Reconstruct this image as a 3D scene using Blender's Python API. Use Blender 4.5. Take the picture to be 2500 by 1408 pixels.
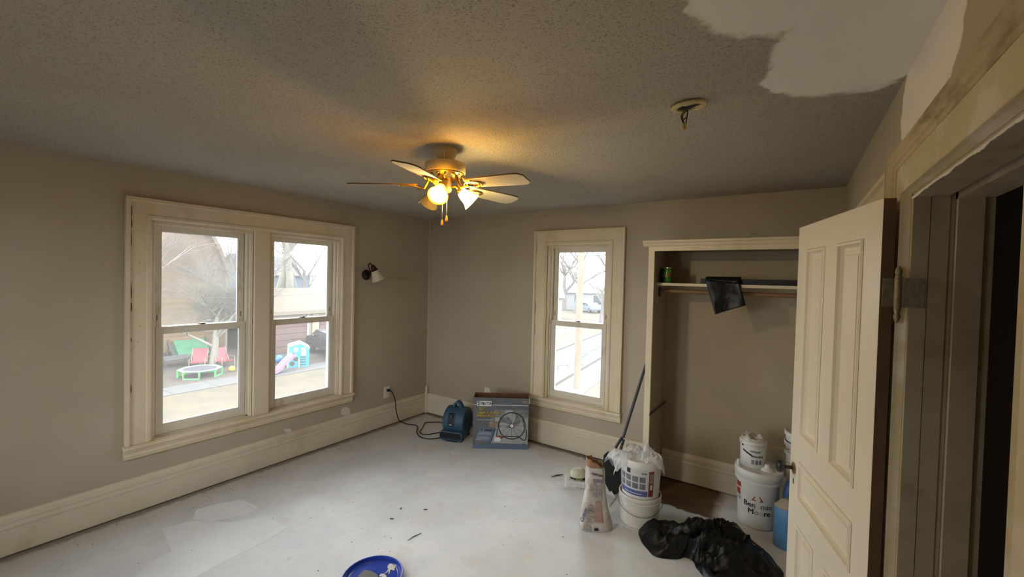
import bpy, bmesh, math, random
import numpy as np
from mathutils import Vector, Matrix, noise as mnoise

scene = bpy.context.scene
for o in list(bpy.data.objects):
    bpy.data.objects.remove(o, do_unlink=True)

# ------------------------------------------------------------------ camera
FPX = 1028.22
CAM = np.array([3.825591, -3.853553, 1.717382])
YAW, PITCH, ROLL = -0.585977, -0.0225318, 0.0245633
cy_, sy_, cp_, sp_ = math.cos(YAW), math.sin(YAW), math.cos(PITCH), math.sin(PITCH)
FW = np.array([sy_ * cp_, cy_ * cp_, sp_])
R0 = np.array([cy_, -sy_, 0.0])
U0 = np.cross(R0, FW)
RT = R0 * math.cos(ROLL) + U0 * math.sin(ROLL)
UP = -R0 * math.sin(ROLL) + U0 * math.cos(ROLL)
cd = bpy.data.cameras.new('camera')
cam = bpy.data.objects.new('camera', cd)
scene.collection.objects.link(cam)
cam.matrix_world = Matrix(((RT[0], UP[0], -FW[0], CAM[0]), (RT[1], UP[1], -FW[1], CAM[1]),
                           (RT[2], UP[2], -FW[2], CAM[2]), (0, 0, 0, 1)))
cd.sensor_fit = 'HORIZONTAL'
cd.sensor_width = 36.0
cd.lens = 36.0 * FPX / 2500.0
cd.clip_start = 0.05
cd.clip_end = 400
scene.camera = cam

# ------------------------------------------------------------------ overcast sky, daylight portals, exposure
world = bpy.data.worlds.new('world')
scene.world = world
world.use_nodes = True
bg = world.node_tree.nodes['Background']
bg.inputs[0].default_value = (0.91, 0.96, 1.0, 1)
bg.inputs[1].default_value = 9.0
scene.view_settings.view_transform = 'Standard'
scene.view_settings.look = 'None'
scene.view_settings.gamma = 1.0
scene.view_settings.exposure = 0.46
scene.view_settings.use_curve_mapping = False

def portal(name, loc, rot, sx, sy):
    l = bpy.data.lights.new(name, 'AREA')
    l.shape = 'RECTANGLE'; l.size = sx; l.size_y = sy
    l.cycles.is_portal = True
    o = bpy.data.objects.new(name, l)
    scene.collection.objects.link(o)
    o.location = loc; o.rotation_euler = rot
    return o
portal('daylight_portal', (-0.16, -2.43, 1.27), (0, -math.pi / 2, 0), 1.55, 0.66)
portal('daylight_portal', (-0.16, -1.605, 1.27), (0, -math.pi / 2, 0), 1.55, 0.66)
portal('daylight_portal', (2.05, 0.16, 1.27), (-math.pi / 2, 0, 0), 0.66, 1.55)
portal('daylight_portal', (1.4, -4.92, 1.27), (math.pi / 2, 0, 0), 1.5, 1.55)

# ------------------------------------------------------------------ pixel -> direction -> point on a known surface
def ray(x, y): return FW + RT * (x - 1250) / FPX + UP * (704 - y) / FPX
def hit(x, y, ax, v):
    d = ray(x, y); return CAM + d * ((v - CAM[ax]) / d[ax])
def FL(x, y, z=0.0): return hit(x, y, 2, z)
def WA(x, y, v=0.0): return hit(x, y, 0, v)
def WB(x, y, v=0.0): return hit(x, y, 1, v)
GZ = -3.0
def G(x, y): return hit(x, y, 2, GZ)
def at_depth(base, x, y):
    h = FW[:2] / np.linalg.norm(FW[:2]); d = ray(x, y)
    return CAM + d * (((np.array(base[:2]) - CAM[:2]) @ h) / (d[:2] @ h))

# ------------------------------------------------------------------ materials
MATS = {}
def nodes(name):
    m = bpy.data.materials.new(name); m.use_nodes = True
    nt = m.node_tree; return m, nt, nt.nodes['Principled BSDF']
def mat(name, col, rough=0.6, metal=0.0, var=0.0, vscale=6.0, col2=None, c2lo=0.5, c2hi=0.7, c2scale=4.0,
        bump=0.0, bscale=60.0, emit=None, estr=0.0, spec=0.5, alpha=1.0, trans=0.0, detail=4.0, coat=0.0, stretch=None):
    if name in MATS: return MATS[name]
    m, nt, p = nodes(name)
    N, L = nt.nodes, nt.links
    p.inputs['Base Color'].default_value = (*col, 1)
    p.inputs['Roughness'].default_value = rough
    p.inputs['Metallic'].default_value = metal
    p.inputs['Specular IOR Level'].default_value = spec
    p.inputs['Coat Weight'].default_value = coat
    p.inputs['Alpha'].default_value = alpha
    p.inputs['Transmission Weight'].default_value = trans
    tc = N.new('ShaderNodeTexCoord'); co = tc.outputs['Object']
    if stretch:
        mp = N.new('ShaderNodeMapping'); mp.inputs['Scale'].default_value = stretch
        L.new(co, mp.inputs['Vector']); co = mp.outputs['Vector']
    cur = None
    if var > 0:
        n1 = N.new('ShaderNodeTexNoise'); n1.inputs['Scale'].default_value = vscale; n1.inputs['Detail'].default_value = detail
        L.new(co, n1.inputs['Vector'])
        mr = N.new('ShaderNodeMapRange'); mr.inputs['From Min'].default_value = .3; mr.inputs['From Max'].default_value = .7
        mr.inputs['To Min'].default_value = 1 - var; mr.inputs['To Max'].default_value = 1 + var
        L.new(n1.outputs['Fac'], mr.inputs['Value'])
        mx = N.new('ShaderNodeMix'); mx.data_type = 'RGBA'; mx.blend_type = 'MULTIPLY'; mx.inputs[0].default_value = 1
        mx.inputs[6].default_value = (*col, 1)
        L.new(mr.outputs[0], mx.inputs[7]); cur = mx.outputs[2]
    if col2 is not None:
        n2 = N.new('ShaderNodeTexNoise'); n2.inputs['Scale'].default_value = c2scale; n2.inputs['Detail'].default_value = 6
        n2.inputs['Roughness'].default_value = .65
        L.new(co, n2.inputs['Vector'])
        mr2 = N.new('ShaderNodeMapRange'); mr2.inputs['From Min'].default_value = c2lo; mr2.inputs['From Max'].default_value = c2hi
        L.new(n2.outputs['Fac'], mr2.inputs['Value'])
        mx2 = N.new('ShaderNodeMix'); mx2.data_type = 'RGBA'
        L.new(mr2.outputs[0], mx2.inputs[0])
        if cur is None: mx2.inputs[6].default_value = (*col, 1)
        else: L.new(cur, mx2.inputs[6])
        mx2.inputs[7].default_value = (*col2, 1); cur = mx2.outputs[2]
    if cur is not None: L.new(cur, p.inputs['Base Color'])
    if bump > 0:
        n3 = N.new('ShaderNodeTexNoise'); n3.inputs['Scale'].default_value = bscale; n3.inputs['Detail'].default_value = 4
        L.new(co, n3.inputs['Vector'])
        bp = N.new('ShaderNodeBump'); bp.inputs['Strength'].default_value = bump; bp.inputs['Distance'].default_value = .01
        L.new(n3.outputs['Fac'], bp.inputs['Height']); L.new(bp.outputs['Normal'], p.inputs['Normal'])
    if emit:
        p.inputs['Emission Color'].default_value = (*emit, 1); p.inputs['Emission Strength'].default_value = estr
    MATS[name] = m
    return m

def mixer(nt, kind='RGBA'):
    n = nt.nodes.new('ShaderNodeMix'); n.data_type = kind; return n
def math_node(nt, op, a, b=None):
    n = nt.nodes.new('ShaderNodeMath'); n.operation = op
    for i, v in enumerate((a, b)):
        if v is None: continue
        if isinstance(v, (int, float)): n.inputs[i].default_value = v
        else: nt.links.new(v, n.inputs[i])
    return n.outputs[0]

# ------------------------------------------------------------------ mesh builder
ORG = {}
class MB:
    def __init__(s, M=None): s.v = []; s.f = []; s.fm = []; s.mi = 0; s.M = M
    def add(s, vs, fs):
        b = len(s.v)
        for p in vs:
            p = Vector([float(c) for c in p])
            if s.M is not None: p = s.M @ p
            s.v.append(p)
        for f in fs:
            s.f.append([b + i for i in f]); s.fm.append(s.mi)
        return s
    def box(s, a, b):
        (x0, y0, z0), (x1, y1, z1) = a, b
        return s.add([(x0, y0, z0), (x1, y0, z0), (x1, y1, z0), (x0, y1, z0), (x0, y0, z1), (x1, y0, z1), (x1, y1, z1), (x0, y1, z1)],
                     [(0, 3, 2, 1), (4, 5, 6, 7), (0, 1, 5, 4), (1, 2, 6, 5), (2, 3, 7, 6), (3, 0, 4, 7)])
    def quad(s, *p): return s.add(p, [tuple(range(len(p)))])
    def prism(s, poly, vec):
        n = len(poly); vec = np.array(vec, float)
        a = [np.array(p, float) for p in poly]; b = [p + vec for p in a]
        return s.add(a + b, [tuple(range(n))[::-1], tuple(range(n, 2 * n))] + [(i, (i + 1) % n, n + (i + 1) % n, n + i) for i in range(n)])
    def loft(s, rings, cap=True, closed=True):
        n = len(rings[0]); vs = [p for r in rings for p in r]; fs = []
        for k in range(len(rings) - 1):
            for i in range(n if closed else n - 1):
                j = (i + 1) % n
                fs.append((k * n + i, k * n + j, (k + 1) * n + j, (k + 1) * n + i))
        if cap and closed:
            fs.append(tuple(range(n))[::-1]); fs.append(tuple((len(rings) - 1) * n + i for i in range(n)))
        return s.add(vs, fs)
    def tube(s, pts, r, seg=8, cap=True):
        P = [np.array(p, float) for p in pts]; n = len(P)
        rr = r if isinstance(r, (list, tuple)) else [r] * n
        rings = []; ref = None
        for i in range(n):
            t = P[min(i + 1, n - 1)] - P[max(i - 1, 0)]; t = t / (np.linalg.norm(t) + 1e-12)
            if ref is None:
                ref = np.array([0, 0, 1.0]) if abs(t[2]) < .9 else np.array([1.0, 0, 0])
            a = np.cross(t, ref); a = a / (np.linalg.norm(a) + 1e-12); b = np.cross(a, t); ref = b
            rings.append([P[i] + rr[i] * (math.cos(2 * math.pi * k / seg) * a + math.sin(2 * math.pi * k / seg) * b) for k in range(seg)])
        return s.loft(rings, cap)
    def lathe(s, prof, c=(0, 0, 0), seg=24, axis=None, cap=True, sx=1.0, sy=1.0):
        c = np.array(c, float)
        if axis is None: A = np.eye(3)
        else:
            z = np.array(axis, float); z /= np.linalg.norm(z)
            x = np.cross([0, 1, 0] if abs(z[1]) < .9 else [1, 0, 0], z); x /= np.linalg.norm(x)
            A = np.array([x, np.cross(z, x), z]).T
        rings = [[c + A @ np.array([max(r, 1e-5) * sx * math.cos(2 * math.pi * k / seg), max(r, 1e-5) * sy * math.sin(2 * math.pi * k / seg), z]) for k in range(seg)] for r, z in prof]
        return s.loft(rings, cap)
    def ball(s, c, r, seg=16, sz=1.0):
        n = seg // 2
        return s.lathe([(r * math.sin(math.pi * i / n), -r * sz * math.cos(math.pi * i / n)) for i in range(n + 1)], c, seg)
    def grid(s, fn, nu, nv):
        vs = [fn(i / nu, j / nv) for j in range(nv + 1) for i in range(nu + 1)]
        fs = [(j * (nu + 1) + i, j * (nu + 1) + i + 1, (j + 1) * (nu + 1) + i + 1, (j + 1) * (nu + 1) + i) for j in range(nv) for i in range(nu)]
        return s.add(vs, fs)
    def build(s, name, m, parent=None, smooth=False, bevel=0.0, bseg=2, sub=0, recalc=True, angle=38, solid=0.0):
        org = ORG.get(parent.name, Vector((0, 0, 0))) if parent else Vector((0, 0, 0))
        me = bpy.data.meshes.new(name)
        me.from_pydata([v - org for v in s.v], [], s.f)
        for mm in (m if isinstance(m, (list, tuple)) else [m]): me.materials.append(mm)
        for p, i in zip(me.polygons, s.fm): p.material_index = i
        if recalc:
            b = bmesh.new(); b.from_mesh(me)
            bmesh.ops.recalc_face_normals(b, faces=b.faces); b.to_mesh(me); b.free()
        if smooth:
            for p in me.polygons: p.use_smooth = True
            if not sub: me.set_sharp_from_angle(angle=math.radians(angle))
        me.update()
        o = bpy.data.objects.new(name, me); scene.collection.objects.link(o)
        if parent: o.parent = parent; ORG[o.name] = org.copy()
        if solid:
            q = o.modifiers.new('solid', 'SOLIDIFY'); q.thickness = solid; q.offset = 0
        if bevel:
            q = o.modifiers.new('bevel', 'BEVEL'); q.width = bevel; q.segments = bseg; q.limit_method = 'ANGLE'; q.angle_limit = math.radians(40)
        if sub:
            q = o.modifiers.new('sub', 'SUBSURF'); q.levels = sub; q.render_levels = sub
        return o

def thing(name, label, cat, loc=(0, 0, 0), group=None):
    o = bpy.data.objects.new(name, None); scene.collection.objects.link(o)
    o.empty_display_size = .1; o.location = [float(c) for c in loc]
    ORG[o.name] = Vector([float(c) for c in loc])
    return tag(o, label, cat, group)
def tag(o, label, cat, group=None, kind=None):
    o['label'] = label; o['category'] = cat
    if group: o['group'] = group
    if kind: o['kind'] = kind
    return o
def struct(o, label=None, cat=None):
    o['kind'] = 'structure'
    if label: o['label'] = label
    if cat: o['category'] = cat
    return o
def sroot(name, loc, label, cat):
    o = bpy.data.objects.new(name, None); scene.collection.objects.link(o); o.location = [float(c) for c in loc]; o.empty_display_size = .1
    ORG[o.name] = Vector([float(c) for c in loc]); return struct(o, label, cat)
def rebase(o):
    """put a single-mesh thing's origin at the middle of its base"""
    vs = [v.co for v in o.data.vertices]
    c = Vector((sum(v.x for v in vs) / len(vs), sum(v.y for v in vs) / len(vs), min(v.z for v in vs)))
    o.data.transform(Matrix.Translation(-c)); o.location = c
    return o
def copy_tree(o, parent=None):
    c = o.copy(); scene.collection.objects.link(c); c.parent = parent
    for ch in list(o.children): copy_tree(ch, c)
    return c
def frame_axes(origin, xdir, zdir=(0, 0, 1)):
    """matrix with local x along xdir (horizontal), z up, y = z cross x"""
    x = Vector([float(c) for c in xdir]).normalized(); z = Vector(zdir); y = z.cross(x).normalized()
    return Matrix(((x[0], y[0], z[0], origin[0]), (x[1], y[1], z[1], origin[1]), (x[2], y[2], z[2], origin[2]), (0, 0, 0, 1)))
def text_mesh(name, txt, size, M, m, parent, extrude=0.0004, shear=0.0, bold=0.0, sx=1.0, align='LEFT', wrap=None):
    c = bpy.data.curves.new(name, 'FONT'); c.body = txt; c.size = size; c.extrude = extrude; c.shear = shear
    c.align_x = align; c.resolution_u = 3
    t = bpy.data.objects.new(name, c); scene.collection.objects.link(t)
    bpy.context.view_layer.update()
    me = bpy.data.meshes.new_from_object(t.evaluated_get(bpy.context.evaluated_depsgraph_get()))
    bpy.data.objects.remove(t, do_unlink=True)
    if bold > 0:   # thicken the strokes with shifted copies
        bm_ = bmesh.new()
        for dx_, dy_ in ((0, 0), (bold, 0), (-bold, 0), (0, bold * .7), (0, -bold * .7)):
            n0_ = len(bm_.verts); bm_.from_mesh(me); bm_.verts.ensure_lookup_table()
            for v in bm_.verts[n0_:]: v.co.x += dx_; v.co.y += dy_
        bm_.to_mesh(me); bm_.free()
    org = ORG.get(parent.name, Vector((0, 0, 0)))
    for v in me.vertices:
        p = Vector((v.co.x * sx, v.co.y, v.co.z))
        v.co = (wrap(p) if wrap else M @ p) - org
    me.materials.clear(); me.materials.append(m)
    o = bpy.data.objects.new(name, me); scene.collection.objects.link(o); o.parent = parent; ORG[o.name] = org.copy()
    return o
def catmull(pts, n=6):
    P = [np.array(p, float) for p in pts]; P = [2 * P[0] - P[1]] + P + [2 * P[-1] - P[-2]]; out = []
    for i in range(1, len(P) - 2):
        for k in range(n):
            t = k / n
            out.append(.5 * (2 * P[i] + (P[i + 1] - P[i - 1]) * t + (2 * P[i - 1] - 5 * P[i] + 4 * P[i + 1] - P[i + 2]) * t * t + (3 * P[i] - P[i - 1] - 3 * P[i + 1] + P[i + 2]) * t ** 3))
    out.append(P[-2]); return out
def nz(x, y, z, s=1.0): return mnoise.noise(Vector((float(x * s), float(y * s), float(z * s))))

# ================================================================== surface materials
H = 2.44
XC = 4.127          # right wall plane
YN = -4.75          # wall behind the camera

def wall_mat():
    m, nt, p = nodes('wall_paint'); N, L = nt.nodes, nt.links
    tc = N.new('ShaderNodeTexCoord')
    n1 = N.new('ShaderNodeTexNoise'); n1.inputs['Scale'].default_value = 1.6; n1.inputs['Detail'].default_value = 5
    L.new(tc.outputs['Object'], n1.inputs['Vector'])
    cr = N.new('ShaderNodeValToRGB'); cr.color_ramp.elements[0].position = .3; cr.color_ramp.elements[1].position = .72
    cr.color_ramp.elements[0].color = (.41, .345, .26, 1); cr.color_ramp.elements[1].color = (.465, .40, .31, 1)
    L.new(n1.outputs['Fac'], cr.inputs[0]); L.new(cr.outputs[0], p.inputs['Base Color'])
    n2 = N.new('ShaderNodeTexNoise'); n2.inputs['Scale'].default_value = 70; n2.inputs['Detail'].default_value = 3
    L.new(tc.outputs['Object'], n2.inputs['Vector'])
    b = N.new('ShaderNodeBump'); b.inputs['Strength'].default_value = .12; b.inputs['Distance'].default_value = .006
    L.new(n2.outputs['Fac'], b.inputs['Height']); L.new(b.outputs['Normal'], p.inputs['Normal'])
    p.inputs['Roughness'].default_value = .62
    return m
M_WALL = wall_mat()

def patched(name, base_lo, base_hi, patch, bump_strength, bump_scale, ellipses, plane, edge=.12, specks=True):
    """painted surface with skim-coated patches: each ellipse = (a, b, ra, rb, rot) in the surface's own two axes"""
    m, nt, p = nodes(name); N, L = nt.nodes, nt.links
    tc = N.new('ShaderNodeTexCoord'); sp = N.new('ShaderNodeSeparateXYZ'); L.new(tc.outputs['Object'], sp.inputs[0])
    A, B = sp.outputs[plane[0]], sp.outputs[plane[1]]
    nn = N.new('ShaderNodeTexNoise'); nn.inputs['Scale'].default_value = 7; nn.inputs['Detail'].default_value = 6; nn.inputs['Roughness'].default_value = .7
    L.new(tc.outputs['Object'], nn.inputs['Vector'])
    tot = None
    for a, b_, ra, rb, rot in ellipses:
        da = math_node(nt, 'SUBTRACT', A, a); db = math_node(nt, 'SUBTRACT', B, b_)
        c, s = math.cos(rot), math.sin(rot)
        u = math_node(nt, 'DIVIDE', math_node(nt, 'ADD', math_node(nt, 'MULTIPLY', da, c), math_node(nt, 'MULTIPLY', db, s)), ra)
        v = math_node(nt, 'DIVIDE', math_node(nt, 'SUBTRACT', math_node(nt, 'MULTIPLY', db, c), math_node(nt, 'MULTIPLY', da, s)), rb)
        d = math_node(nt, 'SQRT', math_node(nt, 'ADD', math_node(nt, 'POWER', math_node(nt, 'ABSOLUTE', u), 2.5), math_node(nt, 'POWER', math_node(nt, 'ABSOLUTE', v), 2.5)))
        d = math_node(nt, 'ADD', d, math_node(nt, 'MULTIPLY', math_node(nt, 'SUBTRACT', nn.outputs['Fac'], .5), .7))
        mr = N.new('ShaderNodeMapRange'); mr.inputs['From Min'].default_value = 1 + edge / 2; mr.inputs['From Max'].default_value = 1 - edge / 2
        L.new(d, mr.inputs['Value'])
        tot = mr.outputs[0] if tot is None else math_node(nt, 'MAXIMUM', tot, mr.outputs[0])
    n1 = N.new('ShaderNodeTexNoise'); n1.inputs['Scale'].default_value = 1.1; n1.inputs['Detail'].default_value = 6
    L.new(tc.outputs['Object'], n1.inputs['Vector'])
    cr = N.new('ShaderNodeValToRGB'); cr.color_ramp.elements[0].position = .34; cr.color_ramp.elements[1].position = .66
    cr.color_ramp.elements[0].color = (*base_lo, 1); cr.color_ramp.elements[1].color = (*base_hi, 1)
    L.new(n1.outputs['Fac'], cr.inputs[0]); col = cr.outputs[0]
    n2 = N.new('ShaderNodeTexNoise'); n2.inputs['Scale'].default_value = bump_scale; n2.inputs['Detail'].default_value = 5; n2.inputs['Roughness'].default_value = .6
    L.new(tc.outputs['Object'], n2.inputs['Vector'])
    if specks:   # darker pits of the sprayed texture
        sr = N.new('ShaderNodeMapRange'); sr.inputs['From Min'].default_value = .46; sr.inputs['From Max'].default_value = .31
        L.new(n2.outputs['Fac'], sr.inputs['Value'])
        mx = mixer(nt); L.new(math_node(nt, 'MULTIPLY', sr.outputs[0], .60), mx.inputs[0]); L.new(col, mx.inputs[6]); mx.inputs[7].default_value = (.22, .185, .14, 1); col = mx.outputs[2]
    if tot is not None:
        mx = mixer(nt); L.new(tot, mx.inputs[0]); L.new(col, mx.inputs[6]); mx.inputs[7].default_value = (*patch, 1); col = mx.outputs[2]
    L.new(col, p.inputs['Base Color'])
    bp = N.new('ShaderNodeBump'); bp.inputs['Distance'].default_value = .028
    if tot is not None: L.new(math_node(nt, 'MULTIPLY', math_node(nt, 'SUBTRACT', 1.04, tot), bump_strength), bp.inputs['Strength'])
    else: bp.inputs['Strength'].default_value = bump_strength
    L.new(n2.outputs['Fac'], bp.inputs['Height']); L.new(bp.outputs['Normal'], p.inputs['Normal'])
    p.inputs['Roughness'].default_value = .85
    return m
M_CEIL = patched('popcorn_ceiling', (.80, .72, .585), (.90, .83, .72), (.84, .80, .75), 1.0, 135,
                 [(4.02, -2.25, .27, .40, .25), (3.93, -2.75, .35, .35, 0)], (0, 1))
M_WALLR = patched('wall_paint_patched', (.40, .345, .25), (.455, .395, .30), (.80, .75, .67), .1, 60,
                  [(-2.18, 2.34, .33, .16, -.05), (-1.90, 2.05, .035, .16, 0)], (1, 2), edge=.06, specks=False)

def floor_mat():
    m, nt, p = nodes('levelled_floor'); N, L = nt.nodes, nt.links
    tc = N.new('ShaderNodeTexCoord'); co = tc.outputs['Object']
    sp = N.new('ShaderNodeSeparateXYZ'); L.new(co, sp.inputs[0])
    def noise(s, d=5, r=.6):
        n = N.new('ShaderNodeTexNoise'); n.inputs['Scale'].default_value = s; n.inputs['Detail'].default_value = d; n.inputs['Roughness'].default_value = r
        L.new(co, n.inputs['Vector']); return n.outputs['Fac']
    cr = N.new('ShaderNodeValToRGB'); e = cr.color_ramp.elements
    e[0].position = .30; e[0].color = (.56, .575, .61, 1); e[1].position = .68; e[1].color = (.77, .785, .81, 1)
    L.new(noise(1.25, 7, .62), cr.inputs[0]); col = cr.outputs[0]
    def over(col, fac, c):
        mx = mixer(nt); L.new(fac, mx.inputs[0]); L.new(col, mx.inputs[6]); mx.inputs[7].default_value = (*c, 1); return mx.outputs[2]
    def ramp(v, a, b):
        mr = N.new('ShaderNodeMapRange'); mr.inputs['From Min'].default_value = a; mr.inputs['From Max'].default_value = b; L.new(v, mr.inputs['Value']); return mr.outputs[0]
    col = over(col, math_node(nt, 'MULTIPLY', ramp(noise(4.5, 6, .7), .54, .68), .5), (.66, .60, .50))     # tan scuffs
    col = over(col, math_node(nt, 'MULTIPLY', ramp(noise(11, 6, .72), .58, .72), .45), (.48, .46, .44))      # grey scuffs
    col = over(col, math_node(nt, 'MULTIPLY', ramp(noise(60, 2, .5), .74, .78), .8), (.16, .13, .10))      # grit
    # dirt along the two baseboards, then a wide grey-tan darkening towards each wall
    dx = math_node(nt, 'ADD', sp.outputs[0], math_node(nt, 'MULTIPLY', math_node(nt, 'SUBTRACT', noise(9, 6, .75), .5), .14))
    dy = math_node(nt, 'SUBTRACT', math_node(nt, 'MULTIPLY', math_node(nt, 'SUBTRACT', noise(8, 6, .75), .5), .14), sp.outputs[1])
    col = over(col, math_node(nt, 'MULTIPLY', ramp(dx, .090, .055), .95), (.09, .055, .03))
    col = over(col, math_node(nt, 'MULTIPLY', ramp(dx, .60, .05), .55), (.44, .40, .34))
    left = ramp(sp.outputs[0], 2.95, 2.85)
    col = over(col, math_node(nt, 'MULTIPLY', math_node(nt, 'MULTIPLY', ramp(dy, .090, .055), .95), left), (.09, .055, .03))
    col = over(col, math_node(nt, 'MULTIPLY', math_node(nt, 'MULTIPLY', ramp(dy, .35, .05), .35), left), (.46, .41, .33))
    # bare brown boards inside the closet, filler ends at its front
    yb = math_node(nt, 'ADD', sp.outputs[1], math_node(nt, 'MULTIPLY', math_node(nt, 'SUBTRACT', noise(6, 5, .6), .5), .10))
    inx = ramp(sp.outputs[0], 2.90, 2.91); inx2 = ramp(math_node(nt, 'ADD', sp.outputs[0], math_node(nt, 'MULTIPLY', noise(5), .1)), 3.50, 3.42)
    col = over(col, math_node(nt, 'MULTIPLY', math_node(nt, 'MULTIPLY', ramp(yb, -.50, -.48), inx), inx2), (.13, .075, .04))
    L.new(col, p.inputs['Base Color'])
    b = N.new('ShaderNodeBump'); b.inputs['Strength'].default_value = .15; b.inputs['Distance'].default_value = .004
    L.new(noise(30), b.inputs['Height']); L.new(b.outputs['Normal'], p.inputs['Normal'])
    p.inputs['Roughness'].default_value = .6; p.inputs['Specular IOR Level'].default_value = .35
    return m
M_FLOOR = floor_mat()
M_SKIM = mat('fresh_skim_coat', (.74, .755, .785), .62, var=.04, vscale=3)
M_TRIM = mat('trim_paint', (.70, .60, .43), .45, var=.05, vscale=3, col2=(.58, .47, .29), c2lo=.52, c2hi=.72, c2scale=2.5, bump=.08, bscale=40, stretch=(1, 1, .4))
M_BASE = mat('baseboard_paint', (.66, .59, .47), .5, var=.06, vscale=3, col2=(.55, .45, .31), c2lo=.56, c2hi=.75, c2scale=2.0, bump=.08, bscale=40)
M_VINYL = mat('window_vinyl', (.70, .64, .53), .45, var=.04, vscale=5, col2=(.48, .39, .26), c2lo=.58, c2hi=.75, c2scale=4)
M_CHIP = mat('bare_wood_crack', (.07, .04, .022), .9)
M_YPAINT = mat('old_yellow_paint', (.36, .27, .07), .7)
M_DOOR = mat('door_paint', (.76, .68, .54), .42, var=.03, vscale=2, bump=.05, bscale=30)
M_DOOREDGE = mat('door_edge_bare', (.17, .095, .05), .7, var=.15, vscale=8)
M_JAMB = mat('jamb_paint', (.42, .34, .23), .55, var=.10, vscale=4, col2=(.30, .22, .13), c2lo=.5, c2hi=.7, c2scale=3)
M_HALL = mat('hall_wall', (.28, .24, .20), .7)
M_DARK = mat('dark_gap', (.02, .016, .012), .9)
M_CLOSETB = mat('closet_back_brown', (.40, .325, .22), .7, var=.06, vscale=2)  # browner tone than the room walls, for the closet's back panel
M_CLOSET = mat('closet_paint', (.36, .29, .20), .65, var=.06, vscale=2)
M_DCASE = mat('door_casing_paint', (.56, .47, .28), .45, var=.08, vscale=3, col2=(.68, .60, .47), c2lo=.52, c2hi=.60, c2scale=3.2, bump=.1, bscale=40)
M_DBAND = mat('worn_back_band', (.48, .38, .22), .6, var=.2, vscale=6, col2=(.16, .10, .05), c2lo=.50, c2hi=.64, c2scale=7, stretch=(1, .25, 1))
M_SPACKLE = mat('spackle', (.66, .63, .60), .8, var=.05, vscale=30)

def glass_mat():
    m = bpy.data.materials.new('window_glass'); m.use_nodes = True; nt = m.node_tree; N, L = nt.nodes, nt.links
    for n in list(N): N.remove(n)
    out = N.new('ShaderNodeOutputMaterial')
    tr = N.new('ShaderNodeBsdfTransparent'); tr.inputs[0].default_value = (.97, .98, .98, 1)
    gl = N.new('ShaderNodeBsdfGlossy'); gl.inputs['Roughness'].default_value = .02
    fr = N.new('ShaderNodeFresnel'); fr.inputs[0].default_value = 1.45
    m1 = N.new('ShaderNodeMixShader'); L.new(fr.outputs[0], m1.inputs[0]); L.new(tr.outputs[0], m1.inputs[1]); L.new(gl.outputs[0], m1.inputs[2])
    tl = N.new('ShaderNodeBsdfTranslucent'); tl.inputs[0].default_value = (.9, .9, .9, 1)       # pale veil added to imitate glare haze over the view
    m2 = N.new('ShaderNodeMixShader'); m2.inputs[0].default_value = .03
    L.new(m1.outputs[0], m2.inputs[1]); L.new(tl.outputs[0], m2.inputs[2]); L.new(m2.outputs[0], out.inputs[0])
    return m
M_GLASS = glass_mat()

# ================================================================== room shell
def wall_with_holes(name, u0, u1, z0, z1, holes, conv, thick, m):
    """solid wall from blocks round rectangular holes; conv(u, depth, z) -> world; depth 0 = room face"""
    us = sorted({u0, u1, *[h[0] for h in holes], *[h[1] for h in holes]}); zs = sorted({z0, z1, *[h[2] for h in holes], *[h[3] for h in holes]})
    mb = MB()
    def solid(i, j):
        if i < 0 or j < 0 or i >= len(us) - 1 or j >= len(zs) - 1: return False
        um, zm = (us[i] + us[i + 1]) / 2, (zs[j] + zs[j + 1]) / 2
        return not any(h[0] < um < h[1] and h[2] < zm < h[3] for h in holes)
    for i in range(len(us) - 1):
        for j in range(len(zs) - 1):
            if not solid(i, j): continue
            a, b, c, d = us[i], us[i + 1], zs[j], zs[j + 1]
            mb.quad(conv(a, 0, c), conv(b, 0, c), conv(b, 0, d), conv(a, 0, d))
            mb.quad(conv(a, thick, c), conv(b, thick, c), conv(b, thick, d), conv(a, thick, d))
            for di, dj, q in ((-1, 0, ((a, c), (a, d))), (1, 0, ((b, c), (b, d))), (0, -1, ((a, c), (b, c))), (0, 1, ((a, d), (b, d)))):
                if not solid(i + di, j + dj):
                    (p, r), (s, t) = q
                    mb.quad(conv(p, 0, r), conv(s, 0, t), conv(s, thick, t), conv(p, thick, r))
    # weld
    o = mb.build(name, m, recalc=False)
    b = bmesh.new(); b.from_mesh(o.data); bmesh.ops.remove_doubles(b, verts=b.verts, dist=1e-5); bmesh.ops.recalc_face_normals(b, faces=b.faces); b.to_mesh(o.data); b.free()
    return o
convA = lambda u, d, z: (-d, u, z)
convB = lambda u, d, z: (u, d, z)
convC = lambda u, d, z: (XC + d, u, z)
ZW0, ZW1 = .47, 2.06
wl = struct(wall_with_holes('wall_left', YN - .2, .22, -.2, H + .2, [(-2.77, -2.08, ZW0, ZW1), (-1.955, -1.255, ZW0, ZW1)], convA, .2, M_WALL), 'greige painted wall with the double window', 'wall')
wb = struct(wall_with_holes('wall_back', 0, 5.6, -.2, H + .2, [(1.705, 2.40, ZW0, ZW1)], convB, .2, M_WALL), 'greige painted wall with the single window and closet', 'wall')
DY0, DY1, DZ = -2.94, -2.105, 2.005
wr = struct(wall_with_holes('wall_right', YN - .2, 0, -.2, H + .2, [(DY0, DY1, -.2 + .2, DZ)], convC, .165, M_WALLR), 'greige painted wall with the open doorway and skim-coat patch', 'wall')
convN = lambda u, d, z: (u, YN - d, z)
struct(wall_with_holes('wall_front', 0, XC, -.2, H + .2, [(.655, 1.345, ZW0, ZW1), (1.475, 2.165, ZW0, ZW1)], convN, .2, M_WALL), 'greige painted wall behind the camera', 'wall')
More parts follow.
